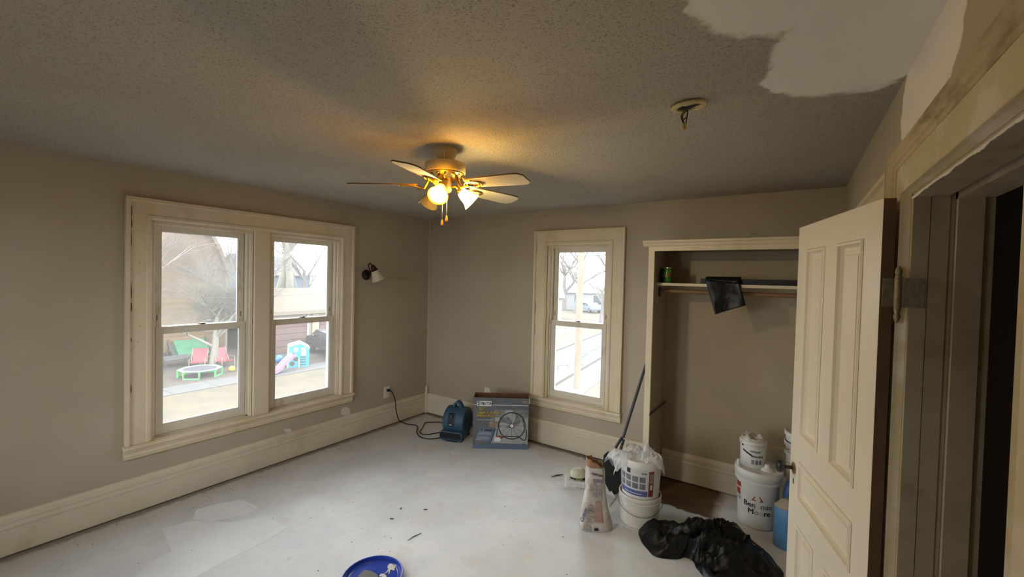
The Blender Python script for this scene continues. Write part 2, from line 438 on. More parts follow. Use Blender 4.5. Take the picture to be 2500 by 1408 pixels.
fl = struct(MB().box((0, YN, -.2), (XC, 0, 0)).build('floor', M_FLOOR), 'subfloor coated with white levelling compound', 'floor')
struct(MB().box((0, YN, H), (XC, 0, H + .2)).build('ceiling', M_CEIL), 'sprayed popcorn-texture ceiling with a smooth skim-coat patch', 'ceiling')
# small hall behind the doorway
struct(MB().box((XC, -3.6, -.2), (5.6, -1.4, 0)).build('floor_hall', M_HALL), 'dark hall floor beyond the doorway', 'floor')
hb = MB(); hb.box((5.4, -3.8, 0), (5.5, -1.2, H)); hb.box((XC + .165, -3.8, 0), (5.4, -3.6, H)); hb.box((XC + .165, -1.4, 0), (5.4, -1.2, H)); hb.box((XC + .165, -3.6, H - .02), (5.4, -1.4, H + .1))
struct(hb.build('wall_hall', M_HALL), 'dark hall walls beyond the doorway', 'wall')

# fresh skim patches on the floor (thin, trowelled, with straight edges)
def skim(pts, z):
    mb = MB(); mb.prism([(*FL(x, y)[:2], 0.0) for x, y in pts], (0, 0, z)); return mb.build('skim_patch', M_SKIM, fl)
skim([(395, 1290), (470, 1270), (560, 1275), (645, 1262), (660, 1262), (702, 1288), (640, 1325), (520, 1385), (480, 1408), (330, 1408), (370, 1370), (420, 1345)], .0012)
skim([(480, 1243), (540, 1228), (585, 1220), (596, 1221), (632, 1238), (600, 1256), (520, 1272), (470, 1266)], .0010)

# ================================================================== baseboards, corner post
BP = [(0, .012), (.021, .012), (.021, .165), (.026, .170), (.026, .178), (.019, .184), (.019, .200), (.023, .206), (.023, .226), (.016, .232), (.012, .249), (0, .2527)]
def base(name, p0, p1, nrm, label):
    p0 = np.array(p0, float); p1 = np.array(p1, float); n = np.array(nrm, float)
    mb = MB(); mb.prism([(p0[0] + n[0] * d, p0[1] + n[1] * d, z) for d, z in BP], (p1[0] - p0[0], p1[1] - p0[1], 0))
    return struct(mb.build(name, M_BASE), label, 'baseboard')
base('baseboard_left', (0, YN), (0, -.02), (1, 0), 'tall moulded baseboard under the double window')
base('baseboard_back', (.02, 0), (2.87, 0), (0, -1), 'tall moulded baseboard under the single window')
base('baseboard_closet', (2.915, -.004), (XC, -.004), (0, -1), 'tall moulded baseboard inside the closet')
base('baseboard_right', (XC, -.05), (XC, -.9), (-1, 0), 'baseboard beside the closet')
t = MB(); t.lathe([(.016, 0), (.016, .235), (.014, .25), (.022, .258), (.022, .268), (.015, .275), (.02, .292), (.0215, .305), (.017, .322), (.008, .345), (.002, .352)], (.024, -.024, .004), 14)
struct(t.build('trim_1', M_TRIM, smooth=True), 'turned corner bead post with a knobbed top where the baseboards meet', 'trim')
t = MB(); t.tube([(.004, -.004, .36), (.003, -.003, 1.4), (.004, -.004, H)], .0035, 6)
struct(t.build('trim_2', M_TRIM), 'thin painted caulk bead up the room corner', 'trim')

# ================================================================== windows
CP = [(0, 0), (0, .036), (.020, .037), (.027, .027), (.030, .024), (.112, .023), (.117, .030), (.134, .031), (.144, .021), (.150, .010), (.150, 0)]
def window(name, M, units, cu0, cu1, label, seed):
    """units = [(u0, u1)] clear openings between casings; local axes u (along wall), d (into room), z"""
    rnd = random.Random(seed)
    root = sroot(name, M @ Vector(((cu0 + cu1) / 2, 0, .4)), label, 'window')
    B_ = lambda: MB(M)
    ztop, zst, cw = 2.222, .49, .15
    ci0, ci1 = cu0 + cw, cu1 - cw
    def sweep(p0s, p1s, nm):   # loft between two mitred profile ends
        b = B_(); b.loft([p0s, p1s]); return b.build(nm, M_TRIM, root)
    sweep([(cu0 + w, d, zst) for w, d in CP], [(cu0 + w, d, ztop - w) for w, d in CP], 'casing_board')
    sweep([(cu1 - w, d, zst) for w, d in CP], [(cu1 - w, d, ztop - w) for w, d in CP], 'casing_board')
    sweep([(cu0 + w, d, ztop - w) for w, d in CP], [(cu1 - w, d, ztop - w) for w, d in CP], 'casing_board')
    zh = ztop - cw
    # stool and moulded apron
    b = B_(); b.prism([(cu0 - .008, -.03, .462), (cu0 - .008, .050, .462), (cu0 - .008, .056, .470), (cu0 - .008, .052, .482), (cu0 - .008, .042, .488), (cu0 - .008, -.03, .492)], (cu1 - cu0 + .016, 0, 0)); b.build('stool', M_TRIM, root)
    ap = [(0, .462), (.034, .462), (.034, .448), (.030, .440), (.026, .434), (.026, .428), (.030, .422), (.030, .414), (.024, .408), (.022, .398), (.017, .390), (0, .388)]
    b = B_(); b.prism([(cu0 - .004, d, z) for d, z in ap], (cu1 - cu0 + .008, 0, 0)); b.build('apron', M_TRIM, root)
    b = B_()
    n = 60
    for k in range(n):   # ragged old paint line under the apron
        ua = cu0 + (cu1 - cu0) * k / n; ub = cu0 + (cu1 - cu0) * (k + 1) / n; hgt = .006 + .016 * max(0, nz(ua * 9, seed, 0) + .15)
        b.box((ua, 0, .389 - hgt), (ub, .0012, .389))
    b.build('old_paint_line', M_YPAINT, root)
    for ka in range(len(units) - 1):   # mullion casing
        m0, m1 = units[ka][1], units[ka + 1][0]
        b = B_(); b.prism([(m0 + .003, 0, zst), (m0 + .003, .012, zst), (m0 + .010, .022, zst), (m1 - .010, .022, zst), (m1 - .003, .012, zst), (m1 - .003, 0, zst)], (0, 0, zh + .004 - zst)); b.build('mullion_board', M_TRIM, root)
        b = B_(); b.box((m0 + .003, -.19, zst - .03), (m1 - .003, -.001, zh)); b.build('mullion_post', M_VINYL, root)
    for u0, u1 in units:
        # inner stop beads and vinyl frame
        b = B_()
        for a, s in ((u0, 1), (u1, -1)):
            b.box((min(a, a + s * .016), -.036, zst), (max(a, a + s * .016), -.004, zh))
            b.box((min(a, a + s * .009), -.004, zst), (max(a, a + s * .009), .008, zh))
        b.box((u0, -.036, zh - .020), (u1, -.004, zh)); b.box((u0, -.004, zh - .010), (u1, .008, zh)); b.build('stop_bead', M_TRIM, root, bevel=.003)
        b = B_()
        for a, s in ((u0, 1), (u1, -1)):
            b.box((min(a - s * .012, a + s * .030), -.150, zst - .015), (max(a - s * .012, a + s * .030), -.036, zh + .01))
            b.box((min(a, a + s * .044), -.150, zst), (max(a, a + s * .044), -.125, zh))
        b.box((u0, -.150, zh - .022), (u1, -.036, zh + .01)); b.box((u0, -.170, zst - .02), (u1, -.036, .500)); b.build('frame', M_VINYL, root, bevel=.002)
        fa, fb = u0 + .034, u1 - .034
        def sash(z0, z1, d0, d1, bot, top, st):
            b = B_(); b.box((fa, d0, z0), (fa + st, d1, z1)); b.box((fb - st, d0, z0), (fb, d1, z1))
            b.box((fa + st, d0, z0), (fb - st, d1, z0 + bot)); b.box((fa + st, d0, z1 - top), (fb - st, d1, z1))
            s = b.build('sash', M_VINYL, root, bevel=.0025)
            b = B_(); g = .006
            for q in (((fa + st, z0 + bot), (fa + st + g, z1 - top)), ((fb - st - g, z0 + bot), (fb - st, z1 - top)), ((fa + st, z0 + bot), (fb - st, z0 + bot + g)), ((fa + st, z1 - top - g), (fb - st, z1 - top))):
                b.box((q[0][0], d0 + .012, q[0][1]), (q[1][0], d1 - .008, q[1][1]))
            b.build('glazing_bead', M_BEAD, s)
            dm = (d0 + d1) / 2
            b = B_(); b.box((fa + st, dm - .002, z0 + bot), (fb - st, dm + .002, z1 - top)); b.build('pane', M_GLASS, s)
            return s
        lo = sash(.502, 1.300, -.075, -.040, .068, .048, .042)
        up = sash(1.262, zh - .012, -.115, -.080, .034, .050, .042)
        um = (fa + fb) / 2
        for off in (.0,):
            b = B_(); b.lathe([(.006, 0), (.016, .003), (.014, .010), (.004, .014)], (um + off, -.058, 1.300), 12, sx=1.4); b.box((um + off - .035, -.066, 1.304), (um + off + .02, -.052, 1.310)); b.build('sash_lock', M_LOCK, lo, smooth=True)
        for uu, nm in ((fa + .014, 0), (fb - .026, 1)):
            b = B_(); b.box((uu, -.082, 1.345), (uu + .010, -.0785, 1.39)); b.build('vent_latch', M_LATCH, up)
    # cracked paint between the board and its outer bead
    for k in range(16):
        side = rnd.random(); z = rnd.uniform(.6, 2.1); ln = rnd.choice([.02, .04, .09, .16]); w = rnd.uniform(.0018, .006)
        uu = cu0 + .0285 if side < .72 else cu1 - .0285
        b = B_(); b.prism([(uu - .001, .0235, z), (uu + w, .0235, z + ln * .35), (uu + w * .7, .0235, z + ln * .7), (uu - .001, .0235, min(z + ln, 2.16))], (0, .0022, 0)); b.build('paint_crack', M_CHIP, root)
    for k in range(5):
        uu = rnd.uniform(cu0 + .04, cu0 + .1) if rnd.random() < .5 else rnd.uniform(cu0, cu1); z = rnd.uniform(.55, 2.15) if uu < cu0 + .11 else rnd.uniform(2.08, 2.19)
        b = B_(); b.lathe([(.0024, 0), (.002, .0018)], (uu, .0225, z), 7, axis=(0, 1, 0), sx=1.5); b.build('nail_hole', M_CHIP, root)
    return root
M_BEAD = mat('glazing_bead', (.70, .72, .72), .4)
M_LOCK = mat('sash_lock_bronze', (.16, .13, .10), .4, metal=.6)
M_LATCH = mat('vent_latch', (.30, .26, .19), .5)
MA = Matrix(((0, 1, 0, 0), (1, 0, 0, 0), (0, 0, 1, 0), (0, 0, 0, 1)))
MBm = Matrix(((1, 0, 0, 0), (0, -1, 0, 0), (0, 0, 1, 0), (0, 0, 0, 1)))
window('window_1', MA, [(-2.765, -2.088), (-1.947, -1.258)], -2.915, -1.108, 'double window of two sashes side by side in cream casing', 3)
window('window_2', MBm, [(1.710, 2.380)], 1.556, 2.528, 'single tall sash window in cream casing beside the closet', 7)

MFm = Matrix(((1, 0, 0, 0), (0, 1, 0, YN), (0, 0, 1, 0), (0, 0, 0, 1)))
window('added_window', MFm, [(.66, 1.34), (1.48, 2.16)], .51, 2.31, 'added pair of unseen sash windows behind the camera for fill daylight', 9)  # unseen pair, added to let more daylight into the room

# spackled spots on the wall under the double window
def blob(pts, conv, th, name, m, parent):
    mb = MB(); mb.prism([conv(p) for p in pts], th); return mb.build(name, m, parent)
def pxblob(cx, cy, rx, ry, seed, n=14):
    r = random.Random(seed); return [(cx + rx * (1 + .25 * (r.random() - .5)) * math.cos(2 * math.pi * k / n), cy + ry * (1 + .3 * (r.random() - .5)) * math.sin(2 * math.pi * k / n)) for k in range(n)]
blob(pxblob(844, 1004, 12, 11, 1), lambda p: WA(*p), (.0015, 0, 0), 'spackle_spot', M_SPACKLE, wl)
blob(pxblob(703, 1050, 9, 5, 2), lambda p: WA(*p), (.0015, 0, 0), 'spackle_spot', M_SPACKLE, wl)

# ================================================================== closet built out from the back wall
CX0, CX1, CY = 2.868, 2.915, -.455
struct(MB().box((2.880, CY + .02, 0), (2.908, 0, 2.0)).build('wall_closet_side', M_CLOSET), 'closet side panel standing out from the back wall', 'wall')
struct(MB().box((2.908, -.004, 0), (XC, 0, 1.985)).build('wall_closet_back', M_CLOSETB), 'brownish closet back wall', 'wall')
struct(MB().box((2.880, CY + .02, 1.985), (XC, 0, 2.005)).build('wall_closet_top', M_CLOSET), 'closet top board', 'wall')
t = MB(); t.box((CX0, CY, 0), (CX1, CY + .022, 1.968)); struct(t.build('trim_3', M_TRIM, bevel=.002), 'cream stile at the left edge of the closet opening', 'trim')
t = MB(); t.box((CX0, CY, 1.966), (XC, CY + .022, 2.025))
hp = [(CY, 2.000), (CY - .010, 2.004), (CY - .016, 2.012), (CY - .020, 2.024), (CY - .032, 2.030), (CY - .036, 2.036), (CY - .036, 2.046), (CY + .03, 2.046), (CY + .03, 2.0)]
t.prism([(2.828, y, z) for y, z in hp], (XC - 2.828, 0, 0)); struct(t.build('trim_4', M_TRIM), 'cream closet header with a small cornice', 'trim')
o = rebase(MB().box((2.908, -.350, 1.694), (XC, 0, 1.717)).build('closet_shelf', M_TRIM, bevel=.002)); tag(o, 'cream painted board shelf across the top of the closet', 'shelf')
rod = thing('closet_rod', 'brown wooden hanging rod below the closet shelf', 'rod', (3.5, -.25, 1.64))
MB().tube([(2.915, -.25, 1.652), (XC - .01, -.25, 1.645)], .016, 12).build('rod', mat('rod_wood', (.24, .13, .065), .5, var=.2, vscale=6, stretch=(.2, 1, 1)), rod, smooth=True)
b = MB(); b.lathe([(.03, 0), (.03, .008), (.018, .012)], (2.908, -.25, 1.652), 14, axis=(1, 0, 0)); b.box((2.908, -.28, 1.60), (2.914, -.22, 1.66)); b.build('rod_socket', mat('socket_metal', (.10, .09, .08), .5, metal=.7), rod)
ck = MB(); ck.tube([hit(1586, 1013, 0, 2.918), hit(1624, 981, 1, -.014)], .007, 8); tag(rebase(ck.build('slant_strip', mat('dark_strip', (.06, .05, .045), .6))), 'thin dark strip slanting on the closet side panel', 'strip')  # thin dark rod from the side panel to the closet back

# ================================================================== doorway, open panel door, neighbouring door
XF = 4.090
CPD = [(0, 0), (0, .045), (.016, .047), (.024, .038), (.030, .036), (.034, .030), (.046, .028), (.048, .026), (.130, .026), (.138, .030), (.140, .020), (.1445, .006), (.1445, 0)]
dw = sroot('trim_5', (XC, (DY0 + DY1) / 2, 0), 'worn cream casing with a heavy back band round the open doorway', 'door casing')
def csweep(a, b_, nm, m=None):
    m = m or M_DCASE
    q = MB(); q.loft([a, b_]); return q.build(nm, m, dw)
yo0, yo1, zo = DY1 + .1445, DY0 - .1445, DZ + .1445
csweep([(XC - d, yo0 - w, 0) for w, d in CPD], [(XC - d, yo0 - w, zo - w) for w, d in CPD], 'casing_board')
csweep([(XC - d, yo1 + w, 0) for w, d in CPD], [(XC - d, yo1 + w, zo - w) for w, d in CPD], 'casing_board')
csweep([(XC - d, yo0 - w, zo - w) for w, d in CPD], [(XC - d, yo1 + w, zo - w) for w, d in CPD], 'casing_board')
BBP = [(-.001, 0), (-.001, .046), (.016, .048), (.0245, .039), (.0305, .037), (.0345, .031), (.047, .029), (.047, 0)]
csweep([(XC - d, yo0 - w, 0) for w, d in BBP], [(XC - d, yo0 - w, zo - w) for w, d in BBP], 'back_band', M_DBAND)
csweep([(XC - d, yo0 - w, zo - w) for w, d in BBP], [(XC - d, yo1 + w, zo - w) for w, d in BBP], 'back_band', M_DBAND)
b = MB()
for ya, s in ((DY1, -1), (DY0, 1)):
    b.box((XC - .004, min(ya, ya + s * .014), 0), (XC + .036, max(ya, ya + s * .014), DZ)); b.box((XC + .037, min(ya, ya + s * .012), 0), (XC + .078, max(ya, ya + s * .012), DZ))
    b.box((XC + .078, min(ya, ya + s * .006), 0), (XC + .090, max(ya, ya + s * .006), DZ)); b.box((XC + .090, min(ya, ya + s * .024), 0), (XC + .146, max(ya, ya + s * .024), DZ)); b.box((XC + .146, min(ya, ya + s * .008), 0), (XC + .170, max(ya, ya + s * .008), DZ))
b.build('jamb', M_JAMB, dw, bevel=.0015)
b = MB(); b.box((XC - .004, DY0, DZ - .014), (XC + .036, DY1, DZ)); b.box((XC + .037, DY0, DZ - .012), (XC + .078, DY1, DZ)); b.box((XC + .090, DY0, DZ - .024), (XC + .170, DY1, DZ)); b.build('head_jamb', M_JAMB, dw, bevel=.0015)
b = MB(); rr = random.Random(5)
edge = []
for k in range(90):   # ragged paint edge along the head
    edge.append((DY1 - .016 - k * .0091, DZ - .0148 - .003 * max(0, nz(k * .23, 2, 5)) - .006 * max(0, nz(k * .09, 7, 1)) - rr.uniform(0, .0015)))
b.loft([[(XC - .0075, y, DZ - .0100), (XC - .0075, y, z)] for y, z in edge], cap=False, closed=False)
b.build('peeling_paint', M_SPACKLE, dw, solid=.001)

hx, hy = 4.058, -2.099
dv = np.array([3.849 - hx, -1.374 - hy]); dv /= np.linalg.norm(dv)
DW, DH, DT = .757, 2.0, .034
door = sroot('door_1', (hx, hy, 0), 'cream five-panel door standing wide open against the right wall', 'door')
MD = frame_axes((hx, hy, 0), (dv[0], dv[1], 0))     # local x along width, y = left of it: the seen face is y=0, body towards -y
MDm = MD
def dbox(mb, u0, u1, z0, z1, t0, t1): return mb.box((u0, -t1, z0), (u1, -t0, z1))
RAILS = [(0, .115), (.322, .437), (.640, DW)]
b = MB(MDm)
for u0, u1 in ((0, .115), (.640, DW)): dbox(b, u0, u1, .008, DH, 0, DT)
for z0, z1 in ((.008, .20), (.605, .722), (.900, 1.020), (1.886, DH)): dbox(b, .115, .640, z0, z1, 0, DT)
dbox(b, .320, .437, .20, .605, 0, DT); dbox(b, .320, .437, 1.02, 1.886, 0, DT)
slab = b.build('door_frame', M_DOOR, door)
b = MB(MDm); dbox(b, -.0012, .0, .008, DH, .0005, DT - .0005); b.build('hinge_edge', M_DOOREDGE, door)
for u0, u1, z0, z1 in ((.115, .320, 1.02, 1.886), (.437, .640, 1.02, 1.886), (.115, .640, .722, .900), (.115, .320, .20, .605), (.437, .640, .20, .605)):
    b = MB(MDm)
    e, r1 = .022, .060
    def ringq(o1, d1, o2, d2):
        A_ = [(u0 + o1, -d1, z0 + o1), (u1 - o1, -d1, z0 + o1), (u1 - o1, -d1, z1 - o1), (u0 + o1, -d1, z1 - o1)]
        C_ = [(u0 + o2, -d2, z0 + o2), (u1 - o2, -d2, z0 + o2), (u1 - o2, -d2, z1 - o2), (u0 + o2, -d2, z1 - o2)]
        b.loft([A_, C_], cap=False)
    ringq(0, -.001, .005, -.007); ringq(.005, -.007, .013, -.006); ringq(.013, -.006, .016, .004); ringq(.016, .004, e, .015)
    rr1 = min(.052, (u1 - u0) * .24, (z1 - z0) * .24)
    ringq(e, .015, rr1, .016); ringq(rr1, .016, rr1 + .003, .006)
    b.quad((u0 + rr1 + .003, -.006, z0 + rr1 + .003), (u1 - rr1 - .003, -.006, z0 + rr1 + .003), (u1 - rr1 - .003, -.006, z1 - rr1 - .003), (u0 + rr1 + .003, -.006, z1 - rr1 - .003))
    dbox(b, u0, u1, z0, z1, .019, .024)
    b.build('panel', M_DOOR, door, recalc=False)
M_KNOB = mat('knob_dark', (.02, .016, .013), .3, spec=.4)
M_BRASSOLD = mat('old_brass', (.33, .25, .13), .45, metal=.8, var=.15, vscale=30)
zk, uk = .845, .702
MK = MD
b = MB(MK); b.lathe([(.027, 0), (.027, .003), (.022, .006), (.012, .008), (.001, .008)], (uk, 0, zk), 20, axis=(0, 1, 0)); ros = b.build('rosette', M_BRASSOLD, door, smooth=True)
b = MB(MK); b.lathe([(.009, .006), (.009, .034), (.012, .038), (.024, .046), (.029, .056), (.027, .068), (.018, .075), (.001, .077)], (uk, 0, zk), 20, axis=(0, 1, 0)); b.build('knob', M_KNOB, door, smooth=True)
b = MB(MK); b.box((uk - .004, 0, zk - .075), (uk + .004, .0015, zk - .052)); b.build('keyhole', M_DARK, door)
M_HINGE = mat('painted_hinge', (.30, .235, .15), .55, metal=.35, var=.2, vscale=40, bump=.4, bscale=120)
for zh_ in (1.705, .28):
    h = MB(); px_, py_ = 4.098, -2.118
    h.lathe([(.002, -.095), (.006, -.088), (.009, -.072), (.0065, -.066), (.009, -.05), (.009, .05), (.0065, .054), (.009, .058), (.009, .068), (.005, .078), (.001, .082)], (px_, py_, zh_), 12)
    hp_ = h.build('hinge', M_HINGE, door, smooth=True)
    h = MB(); h.box((px_, DY1 - .0165, zh_ - .045), (px_ + .060, DY1 - .0135, zh_ + .045)); h.build('hinge_leaf', M_HINGE, hp_)
    h = MB(MD); h.box((-.0045, -.040, zh_ - .045), (-.0010, -.006, zh_ + .045)); h.build('hinge_leaf', M_HINGE, hp_)

d2 = sroot('door_2', (XC, -1.4, 0), 'neighbouring door in cream casing mostly hidden behind the open door', 'door')
ya, yb_, zt = -1.845, -.93, 2.135
b = MB(); b.loft([[(XC - d, ya + w, 0) for w, d in CP], [(XC - d, ya + w, zt - w) for w, d in CP]]); b.build('casing_board', M_TRIM, d2)
b = MB(); b.loft([[(XC - d, yb_ - w, 0) for w, d in CP], [(XC - d, yb_ - w, zt - w) for w, d in CP]]); b.build('casing_board', M_TRIM, d2)
b = MB(); b.loft([[(XC - d, ya + w, zt - w) for w, d in CP], [(XC - d, yb_ - w, zt - w) for w, d in CP]]); b.build('casing_board', M_TRIM, d2)
b = MB(); b.box((XC - .006, ya + .15, .008), (XC, yb_ - .15, zt - .15)); b.build('door_leaf', M_DOOR, d2)

# ================================================================== ceiling fan with light kit
M_FANBODY = mat('fan_cream_enamel', (.50, .41, .25), .4, var=.06, vscale=10)
M_BRASS = mat('polished_brass', (.72, .46, .12), .22, metal=1.0, var=.15, vscale=30)
M_BLADE = mat('fan_blade_cream', (.66, .58, .42), .45, var=.05, vscale=6, col2=(.40, .32, .2), c2lo=.68, c2hi=.8, c2scale=9)
M_BLEDGE = mat('blade_dusty_edge', (.16, .10, .05), .8)
M_STEEL = mat('bright_steel', (.75, .73, .70), .3, metal=1.0)
FX, FY = 2.185, -2.088
fan = thing('ceiling_fan', 'cream five-blade ceiling fan with brass arms and three tulip lamp shades', 'ceiling fan', (FX, FY, H))
b = MB(); b.lathe([(.062, H), (.064, H - .012), (.062, H - .03), (.040, H - .075), (.036, H - .082)], (FX, FY, 0), 28); b.build('canopy', M_FANBODY, fan, smooth=True)
for a in (2.2, 5.3):
    b = MB(); ca, sa = math.cos(a), math.sin(a)
    b.tube([(FX + ca * .062, FY + sa * .062, H - .035), (FX + ca * .066, FY + sa * .066, H - .03), (FX + ca * .045, FY + sa * .045, H - .082)], .004, 6); b.build('hanger_clip', M_STEEL, fan, smooth=True)
b = MB(); b.lathe([(.03, H - .078), (.100, H - .084), (.112, H - .090), (.1135, H - .098), (.1135, H - .138), (.110, H - .143), (.03, H - .143)], (FX, FY, 0), 40); b.build('motor_housing', M_FANBODY, fan, smooth=True)
b = MB(); b.lathe([(.106, H - .142), (.110, H - .150), (.100, H - .158), (.090, H - .166), (.060, H - .182), (.03, H - .184)], (FX, FY, 0), 40); ring = b.build('brass_ring', M_BRASS, fan, smooth=True)
for k in range(15):
    a = 2 * math.pi * k / 15; b = MB(); c_ = (FX + .098 * math.cos(a), FY + .098 * math.sin(a), H - .158)
    b.lathe([(.006, 0), (.011, .003), (.006, .006)], c_, 10, axis=(math.cos(a), math.sin(a), -.9), sy=.6); b.build('filigree', M_DARK if k % 2 else M_BRASS, ring, smooth=True)
b = MB(); b.lathe([(.036, H - .180), (.038, H - .190), (.038, H - .232), (.034, H - .242), (.028, H - .246)], (FX, FY, 0), 24); hubp = b.build('switch_housing', M_FANBODY, fan, smooth=True)
ZB = 2.232
for k in range(5):
    a = math.radians(3 + 72 * k); ca, sa = math.cos(a), math.sin(a)
    P = lambda r, s, z: (FX + ca * r - sa * s, FY + sa * r + ca * s, z)
    pitch = .20
    zz = lambda r, s: ZB - (r - .15) * .03 - s * pitch
    # bracket: arm that drops from the ring, then an open oval loop under the blade
    b = MB(); b.tube([P(.085, 0, H - .172), P(.115, 0, ZB - .022), P(.145, 0, ZB - .018), P(.165, 0, ZB - .012)], [.010, .009, .008, .008], 8)
    loop = [P(.205 + .048 * math.cos(t_), .030 * math.sin(t_), zz(.2, .030 * math.sin(t_)) - .008) for t_ in np.linspace(0, 2 * math.pi, 22)]
    b.tube(loop, .0055, 6, cap=False)
    for s in (-1, 1): b.tube([P(.130, 0, ZB - .02), P(.155, s * .022, zz(.155, s * .022) - .010), P(.175, s * .032, zz(.175, s * .03) - .008), P(.2, s * .038, zz(.2, s * .038) - .007)], .005, 6)
    arm = b.build('blade_bracket', M_BRASS, fan, smooth=True)
    for rr_, ss in ((.19, .02), (.19, -.02), (.235, 0)):
        b = MB(); b.ball(P(rr_, ss, zz(rr_, ss) - .010), .006, 8); b.build('screw', M_BRASS, arm, smooth=True)
    out = [(.155, -.040), (.165, -.048), (.30, -.058), (.46, -.064), (.500, -.060), (.523, -.038), (.523, .038), (.500, .060), (.46, .064), (.30, .058), (.165, .048), (.155, .040)]
    b = MB(); b.loft([[P(r_, s_, zz(r_, s_) - .0035) for r_, s_ in out], [P(r_, s_, zz(r_, s_) + .0035) for r_, s_ in out]]); b.fm[:-2] = [1] * (len(b.fm) - 2); b.build('blade', [M_BLADE, M_BLEDGE], fan)
def shade_mat(name, c, e, es):
    m = bpy.data.materials.new(name); m.use_nodes = True; nt = m.node_tree; N, L = nt.nodes, nt.links
    p = N['Principled BSDF']; p.inputs['Base Color'].default_value = (*c, 1); p.inputs['Roughness'].default_value = .35
    tl = N.new('ShaderNodeBsdfTranslucent'); tl.inputs[0].default_value = (*c, 1)
    mx = N.new('ShaderNodeMixShader'); mx.inputs[0].default_value = .65
    L.new(p.outputs[0], mx.inputs[1]); L.new(tl.outputs[0], mx.inputs[2])
    tr = N.new('ShaderNodeBsdfTransparent'); tr.inputs[0].default_value = (min(1, c[0] * 1.5), min(1, c[1] * 1.5), min(1, c[2] * 1.5), 1); m2 = N.new('ShaderNodeMixShader'); m2.inputs[0].default_value = .55
    L.new(mx.outputs[0], m2.inputs[1]); L.new(tr.outputs[0], m2.inputs[2]); L.new(m2.outputs[0], N['Material Output'].inputs[0])
    return m
M_SHADE = shade_mat('tulip_glass', (.56, .51, .38), None, 0)
M_SHADE_GLOW = shade_mat('tulip_glass_warm_glow', (.52, .40, .10), None, 0)  # front shade's glass tinted to imitate the glow of its warm bulb
M_BULB_W = mat('bulb_warm', (1, .8, .4), .4, emit=(1.0, .74, .34), estr=430)
M_BULB_C = mat('bulb_cool', (1, 1, .9), .4, emit=(1.0, .86, .56), estr=420)
M_BULB_O = mat('bulb_off', (.7, .66, .58), .3)
# shade axes: towards camera-left/down, towards camera-right/down, away
tocam = np.array([CAM[0] - FX, CAM[1] - FY]); tocam /= np.linalg.norm(tocam); rgt = np.array([RT[0], RT[1]]); rgt /= np.linalg.norm(rgt)
for nm, hd, bm in (('front', tocam * .93 - rgt * .22, M_BULB_W), ('right', rgt * .93 - tocam * .12 + 0, M_BULB_C), ('back', -tocam * .72 - rgt * .62, M_BULB_O)):
    hd = np.array(hd) / np.linalg.norm(hd)
    ax = np.array([hd[0] * .74, hd[1] * .74, -.66]); ax /= np.linalg.norm(ax)
    p0 = np.array([FX + hd[0] * .030, FY + hd[1] * .030, H - .215]); p1 = p0 + np.array([hd[0] * .030, hd[1] * .030, .004]); p2 = p1 + ax * .022
    b = MB(); b.tube([p0, p1, p2], [.008, .008, .009], 8); lampa = b.build('lamp_arm', M_BRASS, fan, smooth=True)
    b = MB(); b.lathe([(.010, -.004), (.021, .004), (.024, .014), (.022, .022), (.014, .026)], p2, 18, axis=ax); b.build('socket_cup', M_BRASS, lampa, smooth=True)
    prof = [(.020, .012), (.027, .026), (.032, .045), (.035, .064), (.040, .082), (.050, .098), (.054, .104)]
    b = MB(); b.lathe(prof, p2, 28, axis=ax, cap=False); sh = b.build('lamp_shade', M_SHADE_GLOW if nm == 'front' else M_SHADE, fan, smooth=True, solid=.002)
    b = MB(); b.lathe([(.012, .022), (.014, .035), (.024, .056), (.0265, .072), (.024, .086), (.014, .096), (.001, .099)], p2, 20, axis=ax); b.build('bulb', bm, lampa, smooth=True)
for k, (ox, zl) in enumerate(((-.012, 2.005), (.012, 2.028))):
    q = np.array([FX, FY]) + rgt * ox + tocam * .028
    b = MB(); b.tube([(q[0], q[1], H - .236), (q[0], q[1], zl + .03)], .0011, 6); ch = b.build('pull_chain', M_STEEL, fan)
    b = MB(); b.lathe([(.001, .034), (.004, .032), (.008, .012), (.0085, .004), (.006, 0)], (q[0], q[1], zl), 12); b.build('pull_knob', mat('pull_wood', (.55, .29, .07), .4), ch, smooth=True)

# ================================================================== open ceiling junction with dangling wires
JX, JY = FL(1682, 256, H)[:2]
jb = thing('ceiling_junction_box', 'open round cream ceiling box ring with dark wires dangling out', 'junction box', (JX, JY, H))
M_CREAM = mat('cream_plastic', (.62, .52, .27), .45, var=.08, vscale=20)
tl = Matrix.Translation((JX, JY, H)) @ Matrix.Rotation(.10, 4, 'X') @ Matrix.Rotation(-.06, 4, 'Y')
b = MB(tl); b.loft([[(r * math.cos(2 * math.pi * k / 32), r * math.sin(2 * math.pi * k / 32), z) for k in range(32)] for r, z in ((.068, -.002), (.068, -.007), (.064, -.012), (.049, -.013), (.046, -.010), (.046, -.002), (.068, -.002))], cap=False); b.build('ring', M_CREAM, jb, smooth=True)
b = MB(tl); b.lathe([(.046, -.004), (.046, -.003)], (0, 0, 0), 28); b.build('cavity', M_DARK, jb)
b = MB(tl); b.box((-.012, -.052, -.0125), (.05, -.036, -.009)); b.build('mounting_strap', M_CREAM, jb)
M_WIRE = mat('dark_wire', (.035, .018, .010), .5)
pts_w = [[(1672, 268), (1664, 280), (1664, 291), (1670, 303)], [(1676, 270), (1668, 280), (1666, 288), (1671, 304)], [(1678, 268), (1678, 283), (1668, 293), (1668, 297)], [(1679, 270), (1677, 288), (1674, 303)]]
for w in pts_w:
    b = MB(); b.tube(catmull([at_depth((JX, JY), *q) for q in w], 5), .0022, 6); b.build('wire', M_WIRE, jb, smooth=True)
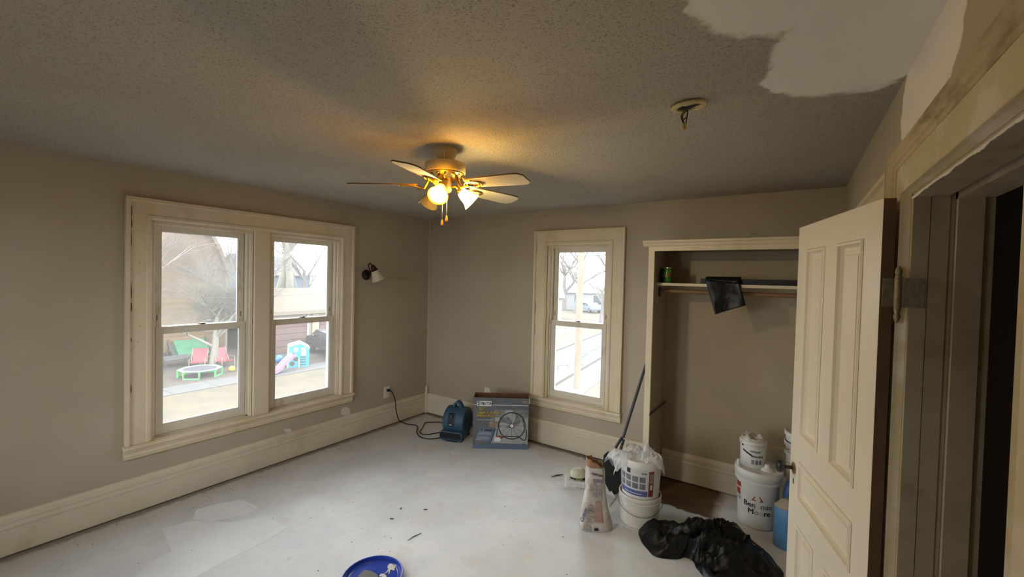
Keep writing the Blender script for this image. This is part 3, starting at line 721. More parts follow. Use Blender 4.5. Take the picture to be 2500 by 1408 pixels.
p_ = at_depth((JX, JY), 1670, 303); b = MB(); b.lathe([(.004, .004), (.008, 0), (.009, -.014), (.006, -.022), (.001, -.024)], p_, 12); b.build('wire_nut', mat('wire_nut', (.55, .38, .17), .5), jb, smooth=True)

# ================================================================== wall sconce
sc = thing('wall_sconce', 'dark bronze gooseneck wall lamp with a frosted bell shade', 'wall lamp', WA(894, 671))
M_BRONZE = mat('dark_bronze', (.025, .018, .014), .4, metal=.5)
c0 = WA(894, 671); b = MB(); b.lathe([(.056, 0), (.054, .008), (.040, .016), (.034, .022), (.018, .030), (.012, .034)], c0, 24, axis=(1, 0, 0)); b.build('backplate', M_BRONZE, sc, smooth=True)
def SP(zx, zy, d): return WA(860 + zx / 14.08, 620 + zy / 14.08, d)
b = MB(); b.tube(catmull([SP(480, 715, .03), SP(560, 770, .06), SP(630, 690, .09), SP(620, 590, .105), SP(575, 470, .11), SP(560, 370, .115), SP(605, 325, .12), SP(660, 360, .125), SP(710, 410, .13)], 5), .0065, 8); b.build('arm', M_BRONZE, sc, smooth=True)
pa, pb = SP(700, 400, .13), SP(905, 880, .14); ax = (pb - pa) / np.linalg.norm(pb - pa); ln = np.linalg.norm(pb - pa)
b = MB(); b.lathe([(.010, -.006), (.022, .004), (.024, .02), (.030, .028), (.031, .036), (.026, .04), (.035, .048), (.036, .056), (.02, .058)], pa, 20, axis=ax); b.build('socket', M_BRONZE, sc, smooth=True)
b = MB(); b.lathe([(.032, .050), (.038, .065), (.045, .09), (.055, .12), (.066, ln - .01), (.070, ln)], pa, 26, axis=ax, cap=False)
b.build('shade', mat('frosted_glass', (.62, .53, .42), .5), sc, smooth=True, solid=.003)

# ================================================================== outlets
M_PLATE = mat('outlet_almond', (.74, .70, .60), .4)
def outlet(name, label, cat, M, w, h, plugged):
    root = thing(name, label, cat, M @ Vector((0, 0, 0)))
    b = MB(M); b.box((-w / 2, 0, -h / 2), (w / 2, .006, h / 2)); b.build('cover_plate', M_PLATE, root, bevel=.003)
    for s in (-1, 1):
        b = MB(M); b.lathe([(.017, 0), (.017, .0085), (.015, .0095)], (0, 0, s * .024), 20, axis=(0, 1, 0)); r_ = b.build('socket_face', M_PLATE, root, smooth=True)
        b = MB(M); b.box((-.008, .0095, s * .024 - .002), (-.006, .0101, s * .024 + .007)); b.box((.006, .0095, s * .024 - .002), (.008, .0101, s * .024 + .006)); b.lathe([(.003, .0095), (.003, .0101)], (0, 0, s * .024 - .008), 8, axis=(0, 1, 0)); b.build('slots', M_DARK, r_)
    b = MB(M); b.lathe([(.003, .006), (.003, .0075)], (0, 0, 0), 8, axis=(0, 1, 0)); b.build('screw', M_STEEL, root)
    return root
pA = WA(943.5, 957); outlet('wall_outlet', 'almond wall outlet with a black plug in its upper socket', 'outlet', Matrix.Translation(pA) @ Matrix(((0, 1, 0, 0), (1, 0, 0, 0), (0, 0, 1, 0), (0, 0, 0, 1))), .082, .130, True)
pB = WB(1190, 959); outlet('wall_outlet', 'white wall outlet half hidden behind the cardboard fan box', 'outlet', Matrix.Translation(pB) @ Matrix(((1, 0, 0, 0), (0, -1, 0, 0), (0, 0, 1, 0), (0, 0, 0, 1))), .078, .122, False)
# surface phone jack on the back baseboard
pj = WB(1537, 1093, -.024); jk = thing('phone_jack', 'old brass-toned surface jack with a loose wire on the back baseboard', 'wall jack', pj)
b = MB(); b.box((pj[0] - .028, -.045, pj[2] - .026), (pj[0] + .03, -.023, pj[2] + .026)); b.build('housing', mat('jack_yellowed', (.36, .27, .12), .5, var=.2, vscale=40), jk, bevel=.006)
b = MB(); b.box((pj[0] - .012, -.048, pj[2] - .010), (pj[0] + .010, -.044, pj[2] + .012)); b.build('terminal', mat('jack_white', (.7, .66, .55), .5), jk, bevel=.002)
b = MB(); b.lathe([(.004, 0), (.004, .002)], (pj[0], -.048, pj[2]), 8, axis=(0, -1, 0)); b.build('screw', M_DARK, jk)
b = MB(); b.tube(catmull([(pj[0] - .01, -.04, pj[2] + .026), (pj[0] - .035, -.035, pj[2] + .05), (pj[0] + .005, -.027, pj[2] + .075), (pj[0] + .012, -.02, pj[2] + .10)], 6), .0018, 6); b.build('wire', M_CREAM, jk, smooth=True)

# ================================================================== blue air mover and its cord
mvp = np.array([.865, -.40]); M_MV = mat('airmover_blue', (.030, .085, .165), .5, var=.12, vscale=10)
M_MVD = mat('airmover_black', (.012, .013, .015), .6)
mv = thing('air_mover', 'small blue carpet-dryer blower with a carry handle by the room corner', 'blower', (*mvp, 0))
nfr = np.array([.30, -.954])
MM = frame_axes((*mvp, 0), (-nfr[1], nfr[0], 0))    # local x = viewer's right, y = back
RX = .125; SC = 1.0
def ringprof(x, r, zc=.175, yc=.02): return [(x, yc + r * math.cos(t_), zc + r * 1.04 * math.sin(t_)) for t_ in np.linspace(0, 2 * math.pi, 36, endpoint=False)]
b = MB(MM); b.loft([ringprof(-.122, .085), ringprof(-.122, .128), ringprof(-.112, .142), ringprof(-.09, .147), ringprof(.09, .147), ringprof(.112, .142), ringprof(.122, .128), ringprof(.122, .098)]); body = b.build('housing', M_MV, mv, smooth=True)
b = MB(MM); b.lathe([(.100, .1215), (.100, .1235), (.088, .118), (.02, .116)], (0, .02, .175), 28, axis=(1, 0, 0)); ink = b.build('intake', M_MVD, mv)
for k in range(6):
    b = MB(MM); r_ = .018 + .015 * k; b.tube([(.124, .02 + r_ * math.cos(t_), .175 + r_ * math.sin(t_)) for t_ in np.linspace(0, 2 * math.pi, 25)], .002, 5, cap=False); b.build('intake_grille', M_MV, ink)
# outlet nozzle at the foot
def rrect(y, w, z0, z1, n=6, rad=.022):
    pts = []
    for cx_, cz_, a0 in ((w - rad, z1 - rad, 0), (-w + rad, z1 - rad, 90), (-w + rad, z0 + rad, 180), (w - rad, z0 + rad, 270)):
        for k in range(n + 1):
            a = math.radians(a0 + 90 * k / n); pts.append((cx_ + rad * math.cos(a), y, cz_ + rad * math.sin(a)))
    return pts
b = MB(MM); b.loft([rrect(-.01, .112, .012, .125), rrect(-.12, .120, .018, .112), rrect(-.168, .125, .022, .108), rrect(-.170, .117, .030, .100), rrect(-.155, .113, .034, .096)]); b.build('nozzle', M_MV, mv, smooth=True)
b = MB(MM); b.loft([rrect(-.150, .113, .034, .096), rrect(-.1575, .113, .034, .096)]); noz = b.build('nozzle_mouth', M_MVD, mv)
for k in range(9):
    b = MB(MM); x_ = -.095 + .0238 * k; b.box((x_ - .001, -.1615, .036), (x_ + .001, -.158, .094)); b.build('grille_bar', M_MVD, noz)
for zz_ in (.055, .075):
    b = MB(MM); b.box((-.110, -.167, zz_ - .0015), (.110, -.160, zz_ + .0015)); b.build('grille_bar', M_MVD, noz)
# control panel on the drum front
b = MB(MM)
def drum(u, v, lift=0.0):
    a = math.radians(180 - v); r = .147 + lift; return (u, .02 + r * math.cos(a), .175 + r * 1.04 * math.sin(a))
pan = [(u - .02, v) for u, v in [(-.034, -4), (-.032, -8), (-.024, -10), (.024, -10), (.032, -8), (.034, -4), (.034, 8), (.034, 20), (.034, 32), (.034, 40), (.030, 45), (.024, 46), (-.024, 46), (-.030, 45), (-.034, 40), (-.034, 32), (-.034, 20), (-.034, 8)]]
b.grid(lambda u, v: drum(-.052 + u * .064, -8 + v * 52, .0025), 8, 14); cp = b.build('control_panel', M_MVD, mv, smooth=True, solid=.002)
b = MB(MM); loop = [drum(u, v, .003) for u, v in pan]; b.tube(loop + [loop[0]], .0055, 6, cap=False); b.build('panel_rim', M_MV, cp, smooth=True)
b = MB(MM); b.lathe([(.014, 0), (.013, .014), (.006, .017)], drum(-.02, 30, .002), 14, axis=(0, -1, .3)); b.build('speed_knob', mat('mv_knob', (.06, .06, .065), .4), cp, smooth=True)
b = MB(MM); q0 = drum(-.035, -2, .006); b.box((q0[0], q0[1] - .003, q0[2] - .004), (q0[0] + .03, q0[1] + .004, q0[2] + .004)); b.build('panel_label', M_PLATE, cp)
# handle arch
b = MB(MM); arch = [(x_, .02, z_) for x_, z_ in [(-.060, .312), (-.052, .335), (-.036, .366), (-.012, .386), (.012, .386), (.036, .366), (.052, .335), (.062, .312)]]
rings = []
for i, (x_, y_, z_) in enumerate(arch):
    cx_, cz_ = 0, .30; dx, dz = x_ - cx_, z_ - cz_; L_ = math.hypot(dx, dz); dx, dz = dx / L_, dz / L_
    rings.append([(x_, y_ - .035, z_), (x_, y_ + .035, z_), (x_ - dx * .028, y_ + .035, z_ - dz * .028), (x_ - dx * .028, y_ - .035, z_ - dz * .028)])
b.loft(rings); b.build('carry_handle', M_MV, mv, bevel=.004, smooth=True)
for sx_ in (-1, 1):
    for yy in (-.11, .10):
        b = MB(MM); b.box((sx_ * .085 - .02, yy - .02, 0), (sx_ * .085 + .02, yy + .02, .026)); b.build('foot', M_MVD, mv, bevel=.004)
b = MB(MM); b.box((-.06, -.158, .004), (.06, -.12, .022)); b.build('kickstand', M_MVD, mv, bevel=.003)
# cord
def CPX(x, y): return (920 + x / 8.28, 930 + y / 8.28)
cz = .0055
pl = WA(*CPX(225, 185), .02)
cp_pts = [pl + np.array([.012, 0, 0]), WA(*CPX(270, 192), .055), WA(*CPX(330, 265), .06), WA(*CPX(378, 430), .06), WA(*CPX(390, 590), .06)]
cp_pts += [FL(*CPX(x, y), cz + dz) for x, y, dz in [(415, 710, .05), (500, 822, .0), (620, 870, 0), (780, 892, 0), (828, 940, 0), (808, 1000, 0), (822, 1068, 0), (870, 1120, 0), (960, 1156, 0), (1100, 1167, 0), (1250, 1150, 0), (1340, 1112, 0), (1420, 1066, 0)]]
cp_pts[5] = (np.array(cp_pts[4]) + np.array(cp_pts[6])) / 2 * np.array([1, 1, .35]) + np.array([.0, 0, .01])
cord = thing('power_cord', 'black power cord running from the wall outlet across the floor to the blue blower', 'cord', pl)
M_CORD = mat('black_cord', (.008, .008, .009), .45)
b = MB(); b.tube(catmull(cp_pts, 8), .0055, 8); b.build('cable', M_CORD, cord, smooth=True)
l2 = [FL(*CPX(x, y), cz) for x, y in [(1372, 900), (1290, 832), (1130, 832), (990, 836), (952, 880), (920, 950), (872, 1010), (885, 1052), (950, 1076), (1050, 1076), (1180, 1052), (1330, 1030)]]
b = MB(); b.tube(catmull(l2, 8), .0055, 8); b.build('cable_loop', M_CORD, cord, smooth=True)
b = MB(); b.box((.006, pl[1] - .016, pl[2] - .014), (.040, pl[1] + .022, pl[2] + .014)); b.build('plug', M_CORD, cord, bevel=.006)

# ================================================================== cardboard fan box
bl, br = np.array([1.196, -.541]), np.array([1.659, -.230]); bw = np.linalg.norm(br - bl); bx_ = (br - bl) / bw
MBX = frame_axes((*bl, 0), (bx_[0], bx_[1], 0)); bd, bh = .180, .517
fb = thing('fan_box', 'open grey printed cardboard box for a metal floor fan', 'box', (*((bl + br) / 2), 0))
M_CARD = mat('carton_grey_print', (.125, .135, .155), .55, var=.06, vscale=5)
M_KRAFT = mat('kraft_inside', (.17, .085, .045), .85, var=.1, vscale=20)
b = MB(MBX); th = .004
b.box((0, 0, 0), (bw, th, bh)); b.box((0, bd - th, 0), (bw, bd, bh + .004)); b.box((0, th, 0), (th, bd - th, bh)); b.box((bw - th, th, 0), (bw, bd - th, bh)); b.box((0, 0, 0), (bw, bd, .004)); b.build('carton', M_CARD, fb)
b = MB(MBX); b.box((th, th, .02), (bw - th, th + .001, bh - .001)); b.box((th, bd - th - .001, .02), (bw - th, bd - th, bh + .003)); b.box((th, th, .02), (th + .001, bd - th, bh - .001)); b.box((bw - th - .001, th, .02), (bw - th, bd - th, bh - .001)); b.box((th, th, .02), (bw - th, bd - th, .022)); b.build('kraft_lining', M_KRAFT, fb)
b = MB(MBX); b.prism([(bw - .001, .01, bh), (bw + .006, .03, bh - .005), (bw + .014, .02, bh - .05), (bw + .004, .008, bh - .06), (bw, .004, bh - .03)], (.002, 0, 0)); b.build('torn_flap', mat('carton_white', (.55, .53, .5), .8), fb)
M_WHT = mat('print_white', (.80, .80, .80), .55); M_YEL = mat('print_yellow', (.85, .55, .07), .55); M_BLU = mat('print_blue', (.12, .18, .28), .55)
M_INK = mat('print_black', (.012, .012, .014), .5); M_LGR = mat('print_light_grey', (.40, .41, .43), .55, var=.1, vscale=12); M_MGR = mat('print_mid_grey', (.20, .205, .22), .55, var=.25, vscale=25)
M_NAVY = mat('print_navy', (.03, .04, .07), .5); M_TAN = mat('print_tan', (.30, .22, .16), .55, var=.3, vscale=40); M_RED = mat('print_red', (.38, .04, .04), .5)
def onbox(pts, z, name, m): # pts in (u, v) metres on the front face; z = lift
    q = MB(MBX); q.prism([(u, -z, v) for u, v in pts], (0, -.0003, 0)); return q.build(name, m, fb)
def bu(px): return (px - 105) / (1060 - 105) * bw
def bv(px): return (1240 - px) / (1240 - 360) * bh
def rect(x0, y0, x1, y1): return [(bu(x0), bv(y1)), (bu(x1), bv(y1)), (bu(x1), bv(y0)), (bu(x0), bv(y0))]
onbox(rect(105, 1160, 1060, 1240), .0002, 'print_strip', M_BLU)
onbox(rect(105, 478, 1060, 486), .0004, 'print_line', M_WHT)
onbox([(bu(495), bv(495)), (bu(1055), bv(495)), (bu(1055), bv(1155)), (bu(415), bv(1140)), (bu(500), bv(880)), (bu(370), bv(860)), (bu(440), bv(640))], .0003, 'picture', M_MGR)
onbox([(bu(500), bv(870)), (bu(1055), bv(870)), (bu(1055), bv(1150)), (bu(415), bv(1140))], .0006, 'picture_floor', M_LGR)
onbox(rect(650, 565, 785, 690), .0006, 'picture_door', M_LGR)
onbox(rect(990, 700, 1055, 870), .0006, 'picture_bench', M_LGR); onbox(rect(480, 700, 560, 850), .0006, 'picture_bench', M_LGR)
onbox(rect(380, 760, 545, 860), .0008, 'picture_parts', M_TAN); onbox(rect(880, 780, 985, 860), .0008, 'picture_parts', M_TAN)
onbox([(bu(495), bv(495)), (bu(1055), bv(495)), (bu(1055), bv(560)), (bu(475), bv(560))], .0008, 'picture_wall', M_CARD)
onbox([(bu(215), bv(875)), (bu(505), bv(885)), (bu(415), bv(1135)), (bu(130), bv(1135))], .0005, 'info_panel', M_BLU)
onbox([(bu(490), bv(885)), (bu(505), bv(885)), (bu(425), bv(1135)), (bu(412), bv(1135))], .0009, 'info_edge', M_NAVY)
onbox([(bu(x), bv(y)) for x, y in [(172, 503), (408, 503), (417, 494), (420, 428), (412, 418), (178, 418), (167, 428), (163, 494)]], .0006, 'logo_plate', M_WHT)
onbox(rect(950, 405, 1030, 430), .0006, 'stock_mark', M_TAN)
onbox(rect(480, 1040, 580, 1110), .0010, 'warranty_mark', M_WHT); onbox(rect(540, 1010, 610, 1060), .0009, 'warranty_mark', M_RED)
for k, y in enumerate((960, 978, 998, 1034, 1052, 1070, 1088)):
    onbox(rect(205 - k * 9, y - 5, 400 - k * 6 + (30 if k % 3 else 0), y + 4), .0008, 'info_line', M_LGR)
onbox(rect(150, 1115, 320, 1124), .0008, 'info_line', M_TAN); onbox(rect(135, 1140, 370, 1148), .0008, 'info_line', M_TAN); onbox(rect(140, 1155, 215, 1165), .0008, 'info_line', M_TAN)
def btext(t, px, py, size, m, shear=.2, bold=.0006, sx=1.0, lift=.0010):
    Mx = MBX @ Matrix.Translation((bu(px), -lift, bv(py))) @ Matrix.Rotation(math.pi / 2, 4, 'X')
    return text_mesh('lettering', t, size, Mx, m, fb, .0003, shear, bold, sx)
for t_, px, py, s_, sx in (('18"', 196, 574, .042, 1.12), ('High Velocity', 178, 636, .031, 1.33), ('Metal Fan', 160, 686, .031, 1.38)):
    btext(t_, px + 4, py + 4, s_, M_INK, .25, .0016, sx, .0010); btext(t_, px, py, s_, M_YEL, .25, .0012, sx, .0016)
btext('S', 174, 490, .058, M_NAVY, 0, .0022, .9); btext('TEELTON', 218, 484, .042, M_NAVY, 0, .0018, .70)
btext('QUIET AND EFFICIENT', 170, 748, .0155, M_WHT, .2, .0004, 1.05)
btext('3', 220, 932, .050, M_WHT, .2, .0016, 1.4, .0009); btext('3', 222, 930, .046, M_NAVY, .2, .0008, 1.4, .0013); btext('SPEEDS', 300, 934, .024, M_INK, .2, .0010, 1.25)
# the pictured drum fan
fc = (bu(775), bv(835)); rf = .5 * (bu(1010) - bu(543))
def ringmesh(r0, r1, lift, name, m, n=48):
    q = MB(MBX); A_ = [(fc[0] + r0 * math.cos(2 * math.pi * k / n), -lift, fc[1] + r0 * math.sin(2 * math.pi * k / n)) for k in range(n)]; C_ = [(fc[0] + r1 * math.cos(2 * math.pi * k / n), -lift, fc[1] + r1 * math.sin(2 * math.pi * k / n)) for k in range(n)]
    q.loft([A_, C_], cap=False); return q.build(name, m, fb)
for k in range(4):
    a = math.radians(55 + 90 * k); q = MB(MBX); pts = []
    for t_ in np.linspace(0, 1, 7): pts.append((fc[0] + rf * .9 * math.sin(t_ * math.pi / 2 + .12) * math.cos(a + .5 * t_), -.0012, fc[1] + rf * .9 * math.sin(t_ * math.pi / 2 + .12) * math.sin(a + .5 * t_)))
    for t_ in np.linspace(1, 0, 7): pts.append((fc[0] + rf * .9 * math.sin(t_ * math.pi / 2 + .12) * math.cos(a + .9 * t_ + .55), -.0012, fc[1] + rf * .9 * math.sin(t_ * math.pi / 2 + .12) * math.sin(a + .9 * t_ + .55)))
    q.prism(pts, (0, -.0002, 0)); q.build('pictured_blade', M_LGR, fb)
for k in range(12):
    a = 2 * math.pi * k / 12; ca, sa = math.cos(a), math.sin(a); w_ = .0012
    q = MB(MBX); q.prism([(fc[0] + .012 * ca - w_ * sa, -.0016, fc[1] + .012 * sa + w_ * ca), (fc[0] + rf * ca - w_ * sa, -.0016, fc[1] + rf * sa + w_ * ca), (fc[0] + rf * ca + w_ * sa, -.0016, fc[1] + rf * sa - w_ * ca), (fc[0] + .012 * ca + w_ * sa, -.0016, fc[1] + .012 * sa - w_ * ca)], (0, -.0002, 0)); q.build('pictured_spoke', M_INK, fb)
ringmesh(rf * .95, rf * 1.02, .0020, 'pictured_rim', M_INK); ringmesh(0.0005, rf * .17, .0020, 'pictured_hub', M_INK); ringmesh(0.0005, rf * .13, .0024, 'pictured_hub', M_WHT)
def strokepx(pts, w_, m=M_INK):
    q = MB(MBX)
    for (xa, ya_), (xb, yb2) in zip(pts[:-1], pts[1:]):
        a_, c_ = np.array([bu(xa), bv(ya_)]), np.array([bu(xb), bv(yb2)]); d_ = (c_ - a_) / np.linalg.norm(c_ - a_); n_ = np.array([-d_[1], d_[0]]) * w_
        q.prism([(a_[0] + n_[0], -.0024, a_[1] + n_[1]), (c_[0] + n_[0], -.0024, c_[1] + n_[1]), (c_[0] - n_[0], -.0024, c_[1] - n_[1]), (a_[0] - n_[0], -.0024, a_[1] - n_[1])], (0, -.0002, 0))
    return q.build('pictured_stand', m, fb)
strokepx([(525, 885), (518, 1035)], .004); strokepx([(600, 1050), (660, 1018), (890, 1018), (985, 1082), (1020, 1068), (1032, 1000), (1022, 890)], .0045)
strokepx([(960, 1170), (1010, 1130)], .002); strokepx([(960, 1130), (1010, 1170)], .002)

# ================================================================== buckets
M_BKT = mat('bucket_white', (.66, .63, .57), .42, var=.05, vscale=6, col2=(.50, .44, .36), c2lo=.6, c2hi=.8, c2scale=7)
M_BKT2 = mat('bucket_white_clean', (.70, .69, .66), .4, var=.03, vscale=6)
def band(cx, cy, prof_r, z0, z1, a0, a1, lift, name, m, parent, n=14):
    """thin printed label hugging a bucket: prof_r(z) radius; angles in radians about the bucket axis"""
    b = MB(); th = .0006
    def ringp(z, off): return [(cx + (prof_r(z) + off) * math.cos(a0 + (a1 - a0) * k / n), cy + (prof_r(z) + off) * math.sin(a0 + (a1 - a0) * k / n), z) for k in range(n + 1)]
    b.loft([ringp(z0, lift), ringp(z1, lift)], cap=False, closed=False)
    return b.build(name, m, parent, smooth=True)
def face_angle(cx, cy): return math.atan2(CAM[1] - cy, CAM[0] - cx)

# two nested joint-compound buckets with a plastic bag on top
wx, wy = 2.962, -.815
bk1 = thing('plastic_bucket', 'lower white bucket of the stack by the closet with a wire bail', 'bucket', (wx, wy, 0))
b = MB(); b.lathe([(.124, 0), (.132, .004), (.139, .165), (.147, .168), (.148, .176), (.142, .180), (.146, .186), (.148, .208), (.146, .214), (.140, .214), (.132, .04), (.02, .012)], (wx, wy, 0), 40, cap=False); b.lathe([(.124, .0), (.124, .004)], (wx, wy, 0), 40); b.build('tub', M_BKT, bk1, smooth=True)
fa_ = face_angle(wx, wy)
bail = [(wx + .158 * math.cos(fa_ - 1.5 + 3.0 * k / 18), wy + .158 * math.sin(fa_ - 1.5 + 3.0 * k / 18), .175 - .075 * math.sin(math.pi * k / 18)) for k in range(19)]
b = MB(); b.tube(bail, .0022, 6); b.build('bail', mat('bail_wire', (.20, .18, .16), .4, metal=.8), bk1, smooth=True)
ZK = -.028
bk2 = thing('plastic_bucket', 'upper white compound bucket with a blue and red printed label nested in the stack', 'bucket', (wx + .004, wy, .14))
rp = lambda z: .124 + (z - .11) * .048
b = MB(); b.lathe([(.118, .10), (.123, .104), (rp(.425), .425), (.147, .427), (.149, .462), (.146, .470), (.138, .473), (.132, .466), (.02, .464)], (wx, wy, 0), 40); b.build('tub', M_BKT2, bk2, smooth=True)
M_LBW = mat('label_offwhite', (.60, .60, .60), .5, var=.05, vscale=10); M_LBB = mat('label_blue', (.085, .11, .30), .5); M_LBR = mat('label_maroon', (.20, .03, .04), .5); M_LBP = mat('label_photo', (.17, .175, .19), .5, var=.35, vscale=28); M_LBK = mat('label_black', (.02, .025, .02), .5)
band(wx, wy, rp, ZK + .262, ZK + .452, fa_ - 1.25, fa_ + .62, .0006, 'label', M_LBW, bk2, 26)
band(wx, wy, rp, ZK + .262, ZK + .300, fa_ - 1.25, fa_ + .38, .0012, 'label_stripe', M_LBB, bk2, 20)
band(wx, wy, rp, ZK + .275, ZK + .280, fa_ - .9, fa_ + .1, .0018, 'label_text', M_LBW, bk2)
band(wx, wy, rp, ZK + .262, ZK + .440, fa_ + .42, fa_ + .70, .0012, 'label_side', M_LBR, bk2, 8); band(wx, wy, rp, ZK + .355, ZK + .425, fa_ + .46, fa_ + .68, .0018, 'label_text', M_TAN, bk2, 6); band(wx, wy, rp, ZK + .31, ZK + .345, fa_ + .50, fa_ + .64, .0018, 'label_text', M_LBW, bk2, 6)
for r_ in range(2):
    for c_ in range(4):
        a0 = fa_ - 1.15 + c_ * .37; band(wx, wy, rp, ZK + .312 + r_ * .048, ZK + .352 + r_ * .048, a0, a0 + .30, .0012, 'label_photo', M_LBP, bk2, 6)
band(wx, wy, rp, ZK + .412, ZK + .444, fa_ - .72, fa_ - .52, .0014, 'label_icon', M_LBK, bk2, 4); band(wx, wy, rp, ZK + .418, ZK + .43, fa_ + .05, fa_ + .3, .0014, 'label_icon', M_TAN, bk2, 4)
def plastic_mat(name, alpha, c=(.82, .83, .85)):
    m = bpy.data.materials.new(name); m.use_nodes = True; nt = m.node_tree; N, L = nt.nodes, nt.links
    p = N['Principled BSDF']; p.inputs['Base Color'].default_value = (*c, 1); p.inputs['Roughness'].default_value = .18; p.inputs['Specular IOR Level'].default_value = .7
    tr = N.new('ShaderNodeBsdfTransparent'); mx = N.new('ShaderNodeMixShader'); mx.inputs[0].default_value = alpha
    L.new(tr.outputs[0], mx.inputs[1]); L.new(p.outputs[0], mx.inputs[2]); L.new(mx.outputs[0], N['Material Output'].inputs[0]); return m
M_FILM = plastic_mat('plastic_film', .42); M_FILM2 = plastic_mat('plastic_film_milky', .58)
# crumpled film lying over the upper bucket's rim
def film(name, label, cx, cy, z0, rx, ry, amp, drop, seed, m, rot=0.0, cat='plastic bag', n=22):
    rnd = random.Random(seed * 10); b = MB(); c, s = math.cos(rot), math.sin(rot); rows = []
    for j in range(n + 1):
        row = []
        for i in range(n + 1):
            x, y = (i / n - .5) * 2 + rnd.uniform(-.05, .05), (j / n - .5) * 2 + rnd.uniform(-.05, .05); r = math.hypot(x, y)
            w = nz(x * 1.3, y * 1.3, seed) * .6
            X, Y = x * rx * (1 + w * .6), y * ry * (1 + w * .6)
            z = z0 + amp * max(0, .55 + .9 * nz(x * 1.6, y * 1.6, seed + 9) + rnd.uniform(-.10, .10) + .5 * (abs(nz(x * 4, y * 4, seed + 2)) - .2)) * max(0, 1.1 - .55 * r) - drop * max(0, r - .80) ** 1.1
            row.append((cx + X * c - Y * s, cy + X * s + Y * c, z))
        rows.append(row)
    b.loft(rows, cap=False, closed=False)
    b.f = [t for f in b.f for t in ((f[0], f[1], f[2]), (f[0], f[2], f[3]))]; b.fm = [0] * len(b.f)
    o = b.build(name, m, smooth=True, recalc=False, angle=42)
    return tag(rebase(o), label, cat)
rg = np.array([rgt[0], rgt[1]])
film('plastic_bag', 'crumpled milky plastic film heaped on the upper bucket', wx - rg[0] * .075, wy - rg[1] * .075, .474, .160, .095, .075, .20, 4.2, M_FILM2, math.atan2(rg[1], rg[0]))
film('plastic_bag', 'clear crinkled plastic wrapper bunched on the bucket lid at right', wx + rg[0] * .03 + tocam[0] * .05, wy + rg[1] * .03 + tocam[1] * .05, .478, .080, .075, .085, .18, 11.5, M_FILM, .4, n=16)

# five-gallon paint pail in the closet mouth
bx0, by0 = 3.668, -.330
pail = thing('paint_pail', 'large white paint pail with black and red lettering standing at the closet', 'paint pail', (bx0, by0, 0))
rq = lambda z: .122 + z * .048
b = MB(); b.lathe([(.116, 0), (.122, .005), (rq(.315), .315), (.149, .318), (.150, .332), (.144, .336), (.149, .342), (.151, .360), (.1525, .364), (.1535, .392), (.150, .398), (.146, .396), (.143, .388), (.03, .386)], (bx0, by0, 0), 44); b.build('tub', M_BKT2, pail, smooth=True)
b = MB(); b.lathe([(.148, .396), (.152, .400), (.150, .406), (.140, .404), (.02, .403)], (bx0, by0, 0), 44); lid_ = b.build('lid', M_BKT, pail, smooth=True)
b = MB(); sp0 = (bx0 + tocam[0] * .055 + rg[0] * .02, by0 + tocam[1] * .055 + rg[1] * .02, .404); b.lathe([(.042, 0), (.040, .008), (.026, .016), (.018, .024), (.016, .040), (.011, .042), (.010, .03)], sp0, 20); b.build('pour_spout', M_BKT2, lid_, smooth=True)
fq = face_angle(bx0, by0)
def wrapq(cx, cy, rf_, ang, z0, sgn=1):
    def w(p):
        z = z0 + p.y; r = rf_(z) + .0010 + p.z; a = ang + p.x / r; return Vector((cx + r * math.cos(a), cy + r * math.sin(a), z))
    return w
M_FADE = mat('print_worn', (.22, .22, .22), .5); M_FADE2 = mat('print_nearly_gone', (.50, .50, .49), .5)
for t_, u_, z_, mm in (('Ben', -.088, .155, M_INK), ('j', -.018, .155, M_FADE2), ('min', .020, .155, M_FADE), ('M', -.058, .108, M_INK), ('o', -.016, .108, M_FADE), ('o', .012, .108, M_FADE2), ('re', .042, .108, M_INK)):
    text_mesh('lettering', t_, .052, None, mm, pail, .0003, 0, .0011, 1.0, wrap=wrapq(bx0, by0, rq, fq + u_ / .129, z_))
def curved_poly(pts, cx, cy, rf_, ang, lift, name, m, parent):
    b = MB(); A_ = []; C_ = []
    for u, z in pts:
        for off, lst in ((lift, A_), (lift + .0004, C_)):
            r = rf_(z) + off; a = ang + u / r; lst.append((cx + r * math.cos(a), cy + r * math.sin(a), z))
    b.loft([A_, C_]); return b.build(name, m, parent)
curved_poly([(-.030, .205), (.0, .205), (-.004, .212), (-.020, .212), (-.006, .235), (-.010, .240)], bx0, by0, rq, fq - .04, .0010, 'emblem', M_RED, pail)
curved_poly([(.045, .205), (.018, .205), (.022, .212), (.030, .213), (.016, .240), (.020, .244)], bx0, by0, rq, fq - .04, .0010, 'emblem', M_RED, pail)
band(bx0, by0, rq, .165, .300, fq - 1.28, fq - .86, .0008, 'side_label', M_LBW, pail, 6); band(bx0, by0, rq, .262, .298, fq - 1.27, fq - .87, .0014, 'side_label_red', M_RED, pail, 6)
band(bx0, by0, rq, .205, .25, fq - 1.24, fq - .92, .0014, 'side_label_red', M_RED, pail, 6); band(bx0, by0, rq, .17, .195, fq - 1.24, fq - .9, .0014, 'side_label_text', M_LGR, pail, 6)
b = MB(); pl0 = (bx0 - rg[0] * .14, by0 - rg[1] * .14); b.tube([(pl0[0], pl0[1], .385), (pl0[0] - .006, pl0[1], .42), (pl0[0] - .004, pl0[1], .455)], [.010, .014, .010], 8); b.build('pull_tab', M_BKT2, pail, smooth=True)
